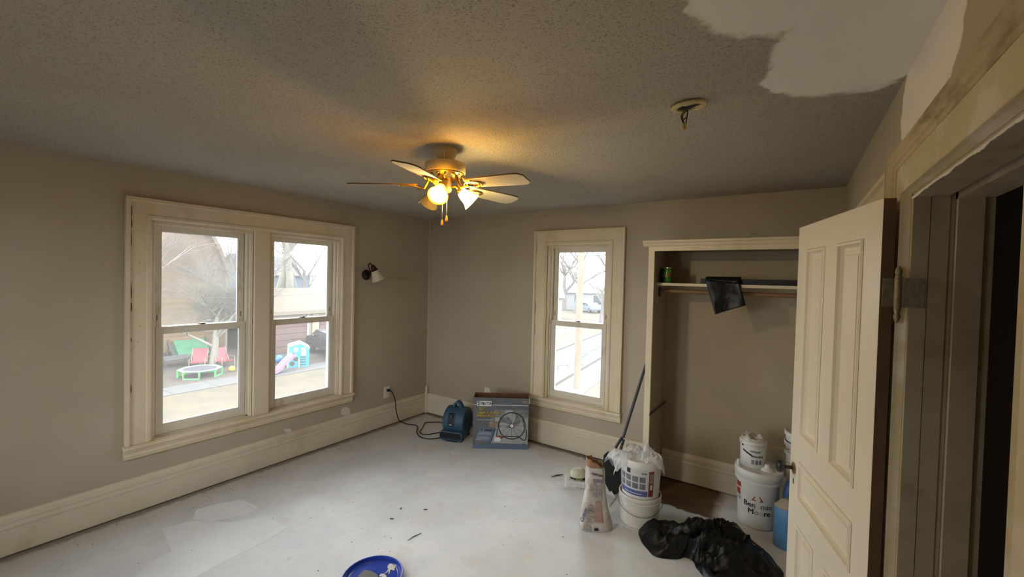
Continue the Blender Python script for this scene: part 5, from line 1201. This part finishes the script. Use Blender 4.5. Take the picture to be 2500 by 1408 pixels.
# sidewalk: near edge and far edge lines seen through the double window
s1, s2 = G(400, 968)[:2], G(575, 937)[:2]; sd_ = (s2 - s1) / np.linalg.norm(s2 - s1); f1 = G(400, 948)[:2]
sn = np.array([-sd_[1], sd_[0]]); wdt = abs((f1 - s1) @ sn); sn = sn if (f1 - s1) @ sn > 0 else -sn
for k in range(-9, 14):
    a_ = s1 + sd_ * (k * 1.5 + .3); c_ = s1 + sd_ * (k * 1.5 + 1.785)
    gpoly('sidewalk_slab', [a_, c_, c_ + sn * wdt, a_ + sn * wdt], M_CONC, .03, 'concrete sidewalk slab crossing the lawn', 'sidewalk')
gpoly('mulch_bed', [s1 + sn * (wdt + .02) + sd_ * .6, s1 + sn * (wdt + .02) + sd_ * 5.4, s1 + sd_ * 5.8 + sn * 3.2, s1 + sd_ * 5.4 + sn * 7.2, s1 - sd_ * 6 + sn * 7.2, s1 - sd_ * 2.5 + sn * 4], M_MULCH, .02, 'brown mulch play yard behind the sidewalk', 'ground')
dr = [G(672, 902)[:2], G(760, 880)[:2], G(797, 905)[:2], G(797, 880)[:2]]
gpoly('driveway', [np.array([-20.9, 8.2]), np.array([-20.9, 16]), np.array([-15.0, 16.5]), np.array([-13.9, 9.6]), np.array([-16.2, 8.2]), np.array([-17.4, 7.4])], M_CONC, .025, 'pale concrete driveway before the garage', 'driveway')
gpoly('mulch_bed', [s1 + sd_ * 5.4 + sn * (wdt + .03), s1 + sd_ * 9.0 + sn * (wdt + .03), s1 + sd_ * 9.3 + sn * 2.2, s1 + sd_ * 7.6 + sn * 3.2, s1 + sd_ * 5.4 + sn * 3.4], M_MULCH, .035, 'brown mulch corner under the playhouse', 'ground')
# street running past the corner
n0, n1, o0, o1 = G(1360, 935)[:2], G(1470, 860)[:2], G(1365, 850)[:2], G(1470, 815)[:2]
dn, do = (n1 - n0) / np.linalg.norm(n1 - n0), (o1 - o0) / np.linalg.norm(o1 - o0)
dn = do = (dn + do) / np.linalg.norm(dn + do); o0 = (o0 + o1) / 2
gpoly('street', [n0 - dn * 30, n0 + dn * 70, o0 + do * 62, o0 - do * 38], M_ASPH, .004, 'pale asphalt street past the corner', 'street')
b = MB()
for (p_, d_) in ((n0, dn), (o0, do)):
    q_ = np.array([-d_[1], d_[0]]) * .09
    b.prism([(*(p_ - d_ * 30 - q_), GZ), (*(p_ + d_ * 70 - q_), GZ), (*(p_ + d_ * 70 + q_), GZ), (*(p_ - d_ * 30 + q_), GZ)], (0, 0, .10))
struct(b.build('kerb', M_CONC), 'concrete kerbs along the street', 'kerb')
nn_ = np.array([dn[1], -dn[0]]); nn_ = nn_ if nn_[0] > 0 else -nn_
w0 = n0 + nn_ * .2; gpoly('corner_walk', [w0 - dn * 20, w0 + dn * 6.2, w0 + dn * 6.2 + nn_ * 1.4, w0 - dn * 20 + nn_ * 1.4], M_CONC, .02, 'concrete walk beside the kerb near the utility pole', 'sidewalk')
oo = np.array([-do[1], do[0]]); oo = oo if oo[0] < 0 else -oo
w1 = o0 + oo * 2.4; gpoly('far_walk', [w1 - do * 20, w1 + do * 50, w1 + do * 50 + oo * 1.5, w1 - do * 20 + oo * 1.5], M_CONC, .02, 'concrete walk across the street', 'sidewalk')
M_CRACK = mat('tar_crack', (.11, .11, .115), .9)
rc_ = random.Random(4); b = MB()
for k in range(16):
    t0_ = rc_.uniform(-2, 14); of = rc_.uniform(.08, .9); p = n0 + dn * t0_ + (o0 - n0) * of * .55; pts = [np.array([*p, GZ + .008])]
    for j in range(9): p = p + dn * rc_.uniform(.2, .7) + (-nn_) * rc_.uniform(-.25, .35); pts.append(np.array([*p, GZ + .008]))
    b.tube(pts, .02, 4)
tag(b.build('tar_crack', M_CRACK), 'dark sealed cracks wandering over the street', 'crack', kind='stuff')

# ------------------------------------------------------------------ bare trees
def tree(name, label, pos, height, trunk_r, seed, m, levels=5, spread=.55, fork=.28, lean=(0, 0), group=None, first=.3, dens=3, up=.18):
    rnd = random.Random(seed)
    root = thing(name, label, 'tree', (pos[0], pos[1], GZ), group)
    acc = {0: ([], []), 1: ([], [])}
    def fast(which, pts, rad, seg):
        V, Fc = acc[which]; P = np.array(pts); t = P[-1] - P[0]; t = t / np.linalg.norm(t)
        a_ = np.cross(t, (0, 0, 1.0) if abs(t[2]) < .9 else (1.0, 0, 0)); a_ /= np.linalg.norm(a_); b_ = np.cross(t, a_)
        th = np.arange(seg) * 2 * np.pi / seg; ring = np.cos(th)[:, None] * a_ + np.sin(th)[:, None] * b_
        vs = P[:, None, :] + np.array(rad)[:, None, None] * ring[None]; base_ = sum(len(v) for v in V) if False else fast.n[which]
        V.append(vs.reshape(-1, 3)); n = len(P)
        for k in range(n - 1):
            o = base_ + k * seg
            for i in range(seg):
                j = (i + 1) % seg; Fc.append((o + i, o + j, o + seg + j, o + seg + i))
        fast.n[which] += n * seg
    fast.n = [0, 0]
    def grow(p, d, L, r, lev):
        pts = [p]; rad = [r]; n = 5 if lev == 0 else (4 if lev < 4 else 3); q = p
        for i in range(n):
            d = d + np.array([rnd.gauss(0, .10), rnd.gauss(0, .10), rnd.gauss(0, .05) + up * .25]) * (1 if lev else .5); d = d / np.linalg.norm(d)
            q = q + d * L / n; pts.append(q); rad.append(r * (1 - .55 * (i + 1) / n))
        fast(0 if lev == 0 else 1, pts, rad, 9 if lev == 0 else (6 if lev < 3 else 3))
        if lev >= levels: return
        k = dens + (lev == 0) * 2 + (rnd.random() < .5)
        for j in range(k):
            t = rnd.uniform(first if lev == 0 else .3, 1.0) if j else 1.0
            i = min(n, max(1, int(round(t * n)))); a = rnd.uniform(0, 2 * math.pi)
            side = np.array([math.cos(a), math.sin(a), rnd.uniform(-.15, .5)])
            nd = d * (1 - spread) + side * spread; nd = nd / np.linalg.norm(nd)
            grow(pts[i], nd, L * rnd.uniform(.55, .78), rad[i] * rnd.uniform(.5, .72), lev + 1)
    p0 = np.array([pos[0], pos[1], GZ - .05])
    grow(p0, np.array([lean[0], lean[1], 1.0]), height * fork + .0, trunk_r, 0)
    org = np.array([pos[0], pos[1], GZ])
    for w_, nm_ in ((0, 'trunk'), (1, 'branches')):
        me = bpy.data.meshes.new(nm_); me.from_pydata((np.concatenate(acc[w_][0]) - org).tolist(), [], acc[w_][1]); me.materials.append(m)
        me.polygons.foreach_set('use_smooth', [True] * len(me.polygons)); me.update()
        o = bpy.data.objects.new(nm_, me); scene.collection.objects.link(o); o.parent = root
    return root
tb = G(520, 896)
tree('bare_tree', 'bare branching tree growing in the mulch yard before the tan house', tb, 8.5, .20, 21, M_BARK2, 6, .62, .30, first=.45, dens=5)
tree('bare_tree', 'twiggy bare tree at the left in front of the tan house', (-20.4, 3.0), 12.5, .2, 33, M_BARK, 6, .6, .33, first=.30, dens=4)
tree('bare_tree', 'tall bare tree at the right corner of the tan house', (-22.0, 8.2), 13, .17, 47, M_BARK, 6, .55, .36, first=.4, dens=5, lean=(.0, -.15))
tree('bare_tree', 'tall pale tree rising behind the garage roof', (-33, 14.9), 20, .50, 8, M_BARK2, 5, .38, .40, first=.8, dens=3)
tree('bare_tree', 'second thick pale trunk close beside the tall tree behind the garage', (-32.0, 15.7), 20, .42, 15, M_BARK2, 5, .38, .38, first=.75, dens=3)
tree('bare_tree', 'spreading shrubby bare tree behind the right end of the garage', (-28.5, 16.9), 10, .16, 40, M_BARK, 6, .48, .24, first=.2, dens=4)
tree('bare_tree', 'far bare tree left of the tall tree behind the garage', (-37, 14.6), 15, .25, 51, M_BARK, 6, .5, .3, dens=4)
tree('bare_tree', 'far bare tree right of the tall tree behind the garage', (-38, 20.0), 17, .28, 57, M_BARK, 6, .5, .3, dens=4)
tree('bare_tree', 'bare street tree at the left across the street', (-16.0, 30.0), 9, .25, 60, M_BARK, 5, .55, .28, dens=4)
tree('bare_tree', 'bare street tree at the right across the street behind the pole', (-14.2, 42.0), 12, .3, 72, M_BARK, 5, .55, .3, dens=4)
tree('bare_tree', 'tall bare tree far down the street', (-22, 52.0), 20, .4, 85, M_BARK, 5, .5, .34, dens=4)
tree('bare_tree', 'far bare tree against the grey houses', (-29.0, 47.0), 19, .35, 93, M_BARK, 5, .5, .34, dens=4)
tree('bare_tree', 'far bare tree left of the pole over the low roofs', (-26.0, 56.0), 20, .4, 110, M_BARK, 5, .5, .34, dens=4)
tree('bare_tree', 'farthest bare tree between the street trees', (-19.5, 60.0), 22, .4, 101, M_BARK, 5, .5, .34, dens=4)

# ------------------------------------------------------------------ houses
def quadwin(M_, root, u, z, w, h, d=.03):
    b = MB(M_); b.box((u - w / 2 - .08, -d, z - .08), (u + w / 2 + .08, .02, z + h + .08)); f = b.build('window', mat('far_trim', (.55, .54, .52), .7), root)
    b = MB(M_); b.box((u - w / 2, -d - .01, z), (u + w / 2, -d, z + h)); b.build('pane', mat('far_pane', (.10, .12, .15), .15), f)
def siding(M_, root, u0, u1, z0, z1, m, step=.22, name='siding_board', d=.0):
    k = 0; z = z0
    while z < z1:
        b = MB(M_); zt_ = min(z + step, z1); b.prism([(u0, d, z), (u0, d - .03, z), (u0, d - .008, zt_), (u0, d, zt_)], (u1 - u0, 0, 0)); b.build(name, m, root); z += step
# tan house behind the play yard; faces +x
MH = Matrix(((0, -1, 0, -24.1), (1, 0, 0, 0), (0, 0, 1, GZ), (0, 0, 0, 1)))      # local x = world y, local y = -world x (outward is -y)
M_TANH = mat('tan_siding', (.34, .225, .125), .85, var=.08, vscale=2); M_TANR = mat('tan_roof', (.36, .27, .18), .9, var=.12, vscale=5)
hs = thing('tan_house', 'tan sided house with a gable behind the play yard and bare trees', 'house', (-24.1, 3.5, GZ))
b = MB(MH); b.box((-6, 0, 0), (7.6, 8, 4.3)); b.build('wall', M_TANH, hs)
siding(MH, hs, -2.0, 7.6, .25, 4.3, M_TANH, .30)
b = MB(MH); b.prism([(-6.0, -.02, 4.3), (7.6, -.02, 4.3), (7.05, -.02, 6.0), (6.7, -.02, 6.7), (2.0, -.02, 9.0), (-6, -.02, 7.0)], (0, 8, 0)); b.build('gable', M_TANH, hs)
b = MB(MH); b.prism([(-6.4, -.3, 6.95), (2.0, -.3, 9.0), (6.7, -.3, 6.72), (7.05, -.3, 6.02), (7.62, -.3, 4.3), (7.75, -.3, 4.3), (7.2, -.3, 6.1), (6.8, -.3, 6.9), (2.0, -.3, 9.2), (-6.4, -.3, 7.15)], (0, 8.6, 0)); b.build('roof', M_TANR, hs)
b = MB(MH); b.box((-6, -.05, 0), (7.6, .02, .3)); b.build('foundation', mat('house_foundation', (.10, .085, .08), .9), hs)
b = MB(MH); b.box((7.5, -.10, .1), (7.62, -.01, 4.8)); b.build('downspout', mat('downspout', (.5, .45, .38), .6), hs)
quadwin(MH, hs, 6.85, 1.35, .55, .55); quadwin(MH, hs, 7.28, 1.45, .3, .35); quadwin(MH, hs, 2.0, 1.6, .9, 1.2)
# garage
MGa = Matrix(((0, -1, 0, -21.0), (1, 0, 0, 0), (0, 0, 1, GZ), (0, 0, 0, 1)))
ga = thing('garage', 'tan roofed garage with a brown panelled door', 'garage', (-21, 10, GZ)); M_BROWN = mat('garage_door_brown', (.21, .125, .105), .7, var=.05, vscale=1)
b = MB(MGa); b.box((8.5, .02, 0), (14.5, 6, 2.35)); b.build('wall', mat('garage_wall', (.40, .33, .24), .85), ga)
b = MB(MGa); b.prism([(8.3, -.35, 2.38), (8.3, -.35, 2.50), (8.3, 3.2, 3.75), (8.3, 6.6, 2.50), (8.3, 6.6, 2.38)], (6.5, 0, 0)); b.build('roof', mat('garage_roof', (.20, .145, .10), .9, var=.1, vscale=3), ga)
b = MB(MGa); b.box((8.3, -.40, 2.30), (14.8, -.33, 2.52)); b.build('fascia', mat('garage_fascia', (.26, .21, .15), .7), ga)
for k in range(5):
    b = MB(MGa); b.box((8.6, -.04, .02 + k * .375), (10.72, .02, .375 + k * .375)); b.build('door_panel', M_BROWN, ga, bevel=.015)
for k in range(5):
    b = MB(MGa); b.box((11.62, -.04, .02 + k * .375), (14.2, .02, .375 + k * .375)); b.build('door_panel', M_BROWN, ga, bevel=.015)
b = MB(MGa); b.box((10.76, -.06, 0), (10.88, .02, 2.25)); b.build('door_trim', mat('garage_trim', (.55, .52, .46), .7), ga)
b = MB(MGa); b.box((11.10, -.06, 0), (11.55, .02, 2.25)); b.build('door_trim', mat('garage_pier', (.50, .41, .28), .7), ga)
# far houses beyond the garage and down the street
def house(name, label, x, y, w, d, hwall, hroof, mw, mr, wins, rot=0.0):
    r = thing(name, label, 'house', (x, y, GZ), 'far houses'); M_ = Matrix.Translation((x, y, GZ)) @ Matrix.Rotation(rot, 4, 'Z')
    b = MB(M_); b.box((-w / 2, 0, 0), (w / 2, d, hwall)); b.build('wall', mw, r)
    b = MB(M_); b.prism([(-w / 2 - .3, -.3, hwall), (w / 2 + .3, -.3, hwall), (w / 2 + .3, d / 2, hwall + hroof), (-w / 2 - .3, d / 2, hwall + hroof)], (0, 0, .12)); b.prism([(-w / 2 - .3, d + .3, hwall), (w / 2 + .3, d + .3, hwall), (w / 2 + .3, d / 2, hwall + hroof), (-w / 2 - .3, d / 2, hwall + hroof)], (0, 0, .12)); b.prism([(-w / 2, 0, hwall), (-w / 2, d, hwall), (-w / 2, d / 2, hwall + hroof)], (w, 0, 0)); b.build('roof', mr, r)
    for u, z, ww, hh in wins: quadwin(M_, r, u, z, ww, hh)
    return r
M_FW = mat('far_white_wall', (.42, .42, .42), .8); M_FB = mat('far_blue_wall', (.14, .19, .27), .8); M_FR = mat('far_grey_roof', (.17, .17, .19), .9); M_FG = mat('far_cream_wall', (.38, .36, .31), .8)
house('far_house', 'far blue and white house behind the garage', -44, 21.5, 7, 7, 4.4, 2.2, M_FB, M_FR, [(-1.5, 1.2, 1, 1.3), (1.5, 1.2, 1, 1.3), (0, 3.0, .9, 1)], math.radians(100))
house('far_house', 'far white house at the left behind the garage trees', -52, 15.5, 8, 7, 3.6, 2.0, M_FW, M_FR, [(-2, 1, 1, 1.3), (1.5, 1, 1, 1.3)], math.radians(100))
house('far_house', 'long pale house with a low roof at the left across the street', -21.5, 36.5, 9, 7, 2.7, 1.6, M_FG, mat('far_pale_roof', (.40, .40, .42), .9), [(-3, .8, .9, 1.3), (0, .8, .9, 1.3), (3, .8, .9, 1.3)], math.radians(35))
house('far_house', 'grey house far down the street behind the pole', -24.5, 58, 12, 8, 2.7, 1.5, mat('pale_far_wall', (.46, .46, .47), .8), mat('pale_far_roof', (.36, .36, .38), .9), [(-3, 1, 1.2, 1.4), (0, 1, 1.2, 1.4), (3, 1, 1.2, 1.4)], math.radians(20))

# ------------------------------------------------------------------ cars
def carbody(name, label, pos, heading, L_, W_, Hh, mb_, group=None):
    r = thing(name, label, 'car', (pos[0], pos[1], GZ), group); M_ = Matrix.Translation((pos[0], pos[1], GZ + .03)) @ Matrix.Rotation(heading, 4, 'Z')
    prof = [(-.5, .30), (-.49, .62), (-.40, .68), (-.34, .72), (-.24, 1.0), (.16, 1.0), (.33, .72), (.48, .64), (.5, .42), (.49, .28)]
    P = lambda sc_, y: [(x * L_, y, z * Hh * (1 if z < .7 else sc_)) for x, z in prof]
    b = MB(M_); b.loft([P(.96, -W_ / 2), P(1, -W_ / 2 + .08), P(1, W_ / 2 - .08), P(.96, W_ / 2)]); b.build('body', mb_, r, bevel=.04)
    for s in (-1, 1):
        b = MB(M_); b.prism([(x * L_, s * (W_ / 2 + .004), z * Hh) for x, z in [(-.30, .74), (-.23, .93), (.13, .93), (.25, .74)]], (0, -s * .01, 0)); b.build('side_window', M_CARG, r)
    b = MB(M_); b.prism([(.19 * L_, -W_ * .42, .955 * Hh), (.19 * L_, W_ * .42, .955 * Hh), (.325 * L_, W_ * .44, .745 * Hh), (.325 * L_, -W_ * .44, .745 * Hh)], (.012, 0, .012)); b.build('windshield', M_CARG, r)
    for sx_ in (-.32, .31):
        for s in (-1, 1):
            b = MB(M_); b.lathe([(.20, -.1), (.32, -.1), (.33, -.05), (.33, .05), (.32, .1), (.20, .1)], (sx_ * L_, s * (W_ / 2 - .08), .32), 18, axis=(0, 1, 0)); wh = b.build('wheel', mat('tyre', (.02, .02, .02), .8), r, smooth=True)
            b = MB(M_); b.lathe([(.20, -.102), (.20, .102)], (sx_ * L_, s * (W_ / 2 - .08), .32), 14, axis=(0, 1, 0)); b.build('hub', mat('alloy', (.4, .4, .42), .3, metal=.8), wh)
    for s in (-1, 1):
        b = MB(M_); b.ball((.16 * L_, s * (W_ / 2 + .10), .76 * Hh), .10, 10, .7); b.build('mirror', mb_, r, smooth=True)
        b = MB(M_); b.box((.478 * L_, s * W_ * .36 - .16, .48 * Hh), (.503 * L_, s * W_ * .36 + .16, .58 * Hh)); b.build('headlight', mat('headlight', (.6, .62, .65), .2), r)
    return r
M_CARG = mat('car_glass', (.10, .12, .13), .1); 
cf = G(746, 872); cb = G(800, 893)
carbody('parked_car', 'dark grey car parked on the driveway before the garage', (-18.3, 10.95), math.radians(168), 4.6, 1.8, 1.48, mat('car_charcoal', (.045, .048, .06), .35, coat=.6))
cp2 = G(1440, 762); carbody('parked_car', 'pale blue car parked far across the street', cp2, math.radians(-40), 4.4, 1.75, 1.45, mat('car_blue', (.22, .30, .42), .35, coat=.5))

# ------------------------------------------------------------------ utility pole
pp0 = G(1408, 947); b = MB(); b.tube([(pp0[0], pp0[1], GZ), (pp0[0] + .03, pp0[1], GZ + 4), (pp0[0] + .06, pp0[1], GZ + 9.5)], [.155, .14, .115], 14)
pm = mat('pole_wood', (.36, .27, .19), .9, var=.2, vscale=3, stretch=(2, 2, .3)); tag(rebase(b.build('utility_pole', pm, smooth=True)), 'weathered wooden utility pole beside the street', 'pole')
for k, (xa, za) in enumerate(((.0, 1.9), (.4, .75))):
    b = MB(); b.tube([(-16.5, -12 + 0, GZ + 3.2 + za), (-16.0 + xa, 4, GZ + 2.9 + za), (-15.5, 22, GZ + 3.3 + za)], .007, 5); tag(b.build('overhead_wire', mat('cable_grey', (.12, .12, .12), .7)), ['upper overhead cable crossing the yard', 'lower overhead cable crossing the yard'][k], 'cable')

# ------------------------------------------------------------------ play yard
M_GRN = mat('bright_green', (.10, .50, .12), .5); M_MESH = mat('trampoline_mat', (.10, .10, .115), .8)
tc_ = (G(436, 930) + G(540, 918)) / 2 + np.array([-.45, .15, 0]); th_ = .36; R_ = .80
tp = thing('mini_trampoline', 'small octagonal trampoline with bright green legs on the mulch', 'trampoline', tc_)
oc = lambda r, z, n=8: [(tc_[0] + r * math.cos(2 * math.pi * (k + .5) / n), tc_[1] + r * math.sin(2 * math.pi * (k + .5) / n), GZ + z) for k in range(n)]
b = MB(); b.loft([oc(R_ * .86, th_ - .01), oc(R_ * .86, th_)]); b.build('jumping_mat', M_MESH, tp)
b = MB(); q_ = oc(R_, th_); b.tube(q_ + [q_[0]], .03, 8, cap=False); b.build('rim', mat('tramp_rim', (.30, .42, .36), .5), tp, smooth=True)
for k in range(40):
    a = 2 * math.pi * k / 40; ci = math.cos(math.pi / 8) / math.cos(((a + math.pi / 8 * 0) % (math.pi / 4)) - math.pi / 8); b = MB(); b.tube([(tc_[0] + R_ * .84 * math.cos(a) * ci * .98, tc_[1] + R_ * .84 * math.sin(a) * ci * .98, GZ + th_), (tc_[0] + R_ * math.cos(a) * ci * .98, tc_[1] + R_ * math.sin(a) * ci * .98, GZ + th_ + .005)], .013, 5); b.build('strap', mat('tramp_strap', (.6, .62, .6), .6), tp)
for k in (0, 2, 4, 6):
    a_, c_ = oc(R_, 0)[k], oc(R_, 0)[k + 1]; b = MB(); b.tube([(a_[0], a_[1], GZ + th_), (a_[0], a_[1], GZ + .04), (c_[0], c_[1], GZ + .04), (c_[0], c_[1], GZ + th_)], .045, 8); b.build('leg', M_GRN, tp)
M_REDC = mat('chair_red', (.50, .05, .07), .6); M_TUBE = mat('chair_tube', (.45, .38, .28), .4, metal=.4)
def lawnchair(label, px, ang):
    g = G(*px); r = thing('lawn_chair', label, 'chair', g, 'red lawn chairs'); M_ = Matrix.Translation((g[0], g[1], GZ)) @ Matrix.Rotation(ang, 4, 'Z')
    b = MB(M_); b.prism([(-.28, -.25, .34), (.28, -.25, .34), (.28, .22, .28), (-.28, .22, .28)], (0, 0, .03)); b.build('seat', M_REDC, r)
    b = MB(M_); b.prism([(-.28, .20, .28), (.28, .20, .28), (.28, .50, .92), (-.28, .50, .92)], (0, .03, .01)); b.build('backrest', M_REDC, r)
    for s in (-1, 1):
        b = MB(M_); b.tube([(s * .31, -.28, 0), (s * .31, -.26, .52), (s * .31, .36, .56)], .018, 6); b.build('front_leg', M_TUBE, r, smooth=True)
        b = MB(M_); b.tube([(s * .31, .40, 0), (s * .31, .18, .3), (s * .31, .52, .96)], .018, 6); b.build('rear_leg', M_TUBE, r, smooth=True)
    return r
lawnchair('red lawn chair left of the yard tree facing the trampoline', (484, 901), math.radians(60)); lawnchair('red lawn chair right of the yard tree', (549, 896), math.radians(100))
gb = WA(462, 872, -23.6); ta = thing('green_tarp', 'green tarp draped over a long low frame against the tan house', 'tarp', (-23.4, 5.6, GZ))
b = MB(); b.prism([(-23.9, 4.95, GZ + .95), (-23.1, 4.95, GZ + .25), (-23.1, 4.95, GZ + .12), (-23.95, 4.95, GZ + .12)], (0, 1.45, .0)); b.build('cover', mat('tarp_green', (.06, .27, .13), .6, var=.2, vscale=3), ta, bevel=.04)
b = MB()
for yy in (4.72, 6.45): b.tube([(-23.9, yy, GZ), (-23.9, yy, GZ + 1.0), (-23.05, yy, GZ + .25), (-23.05, yy, GZ)], .05, 6)
b.build('frame', mat('tarp_frame', (.08, .075, .07), .7), ta)
tt = G(430, 893); tb_ = thing('patio_table', 'low grey table at the left of the play yard', 'table', tt)
b = MB(); b.box((tt[0] - .5, tt[1] - .6, GZ + .40), (tt[0] + .5, tt[1] + .6, GZ + .46)); b.build('top', mat('table_grey', (.17, .17, .17), .6), tb_)
for sx_ in (-1, 1):
    for sy2 in (-1, 1): b = MB(); b.tube([(tt[0] + sx_ * .42, tt[1] + sy2 * .52, GZ), (tt[0] + sx_ * .42, tt[1] + sy2 * .52, GZ + .4)], .025, 6); b.build('leg', mat('table_leg', (.08, .08, .08), .6), tb_)
cs = G(502, 890); b = MB(); b.box((cs[0] - .2, cs[1] - .22, GZ), (cs[0] + .2, cs[1] + .22, GZ + .42)); tag(rebase(b.build('yard_crate', mat('crate_olive', (.22, .20, .08), .7), bevel=.02)), 'small olive crate between the red chair and tree', 'crate')
yb2_ = G(566, 907); b = MB(); b.ball((yb2_[0], yb2_[1], GZ + .14), .14, 16); tag(rebase(b.build('yellow_ball', mat('ball_yellow', (.62, .52, .04), .5), smooth=True)), 'yellow ball on the mulch right of the trampoline', 'ball')
# playhouse climbing cube + slide
pc = G(728, 897); M_CY = mat('play_cyan', (.03, .40, .50), .45); M_PW = mat('play_white', (.60, .60, .58), .45)
ph = thing('play_cube', 'cyan and white plastic climbing cube with round holes', 'play set', (pc[0] - .4, pc[1] + .1, GZ))
MPH = Matrix.Translation((pc[0], pc[1], GZ)) @ Matrix.Rotation(math.radians(64), 4, 'Z')
b = MB(MPH); b.prism([(-.45, 0, 0), (.42, 0, 0), (.46, 0, .95), (.10, 0, 1.20), (-.40, 0, 1.08)], (0, .05, 0)); b.build('front_panel', M_CY, ph, bevel=.01)
b = MB(MPH); b.prism([(-.45, .0, 0), (-.40, .0, 1.08), (-.40, .8, 1.08), (-.45, .8, 0)], (-.05, 0, 0)); b.build('side_panel', M_PW, ph, bevel=.01)
b = MB(MPH); b.prism([(.42, .0, 0), (.46, .0, .95), (.46, .8, .95), (.42, .8, 0)], (.05, 0, 0)); b.build('side_panel', M_CY, ph, bevel=.01)
b = MB(MPH); b.prism([(-.45, -.03, 1.06), (-.41, -.03, 1.12), (.10, -.03, 1.26), (.52, -.03, 1.0), (.50, -.03, .92), (.10, -.03, 1.18)], (0, .88, 0)); b.build('top_rim', M_PW, ph, bevel=.01)
for u, z, r_, mm in ((-.12, .92, .12, M_PW), (-.22, .68, .11, M_FB), (-.12, .44, .11, M_MULCH), (-.27, .22, .11, M_MULCH)):
    b = MB(MPH); b.lathe([(r_, -.012), (r_, .0), (r_ * .1, .0)], (u, -.002, z), 18, axis=(0, 1, 0)); b.build('round_hole', mm, ph)
b = MB(MPH); b.box((.12, -.02, .58), (.34, .0, 1.0)); b.build('window_hole', M_PW, ph)
for z in (.14, .27, .40, .52):
    b = MB(MPH); b.box((.08, -.02, z - .03), (.36, .0, z + .03)); b.build('step_slot', mat('slot_dark', (.05, .10, .12), .6), ph)
b = MB(MPH); b.box((.0, -.06, 0), (.06, .0, .45)); b.build('rail', M_PW, ph)
sl0, sl1 = G(672, 902), G(705, 885); b = MB()
pts = catmull([np.array([pc[0] + .3, pc[1] - .4, GZ + .75]), np.array([pc[0] + .45, pc[1] - .9, GZ + .5]), np.array([pc[0] + .6, pc[1] - 1.35, GZ + .18]), np.array([pc[0] + .7, pc[1] - 1.8, GZ + .12])], 5)
for p_ in (0,):
    rr_ = []
    for p in pts: rr_.append([(p[0] - .22, p[1], p[2] + .10), (p[0] - .18, p[1], p[2]), (p[0] + .18, p[1], p[2]), (p[0] + .22, p[1], p[2] + .10), (p[0] + .22, p[1], p[2] - .06), (p[0] - .22, p[1], p[2] - .06)])
    b.loft(rr_)
tag(rebase(b.build('toddler_slide', mat('slide_pink', (.62, .20, .45), .45), smooth=True)), 'pink plastic toddler slide beside the climbing cube', 'slide')
bb = G(680, 886); b = MB(); b.ball((bb[0], bb[1], GZ + .22), .24, 16, .9); tag(rebase(b.build('blue_tub', mat('tub_blue', (.05, .22, .55), .45), smooth=True)), 'blue rounded toy tub beside the pink slide', 'toy tub')
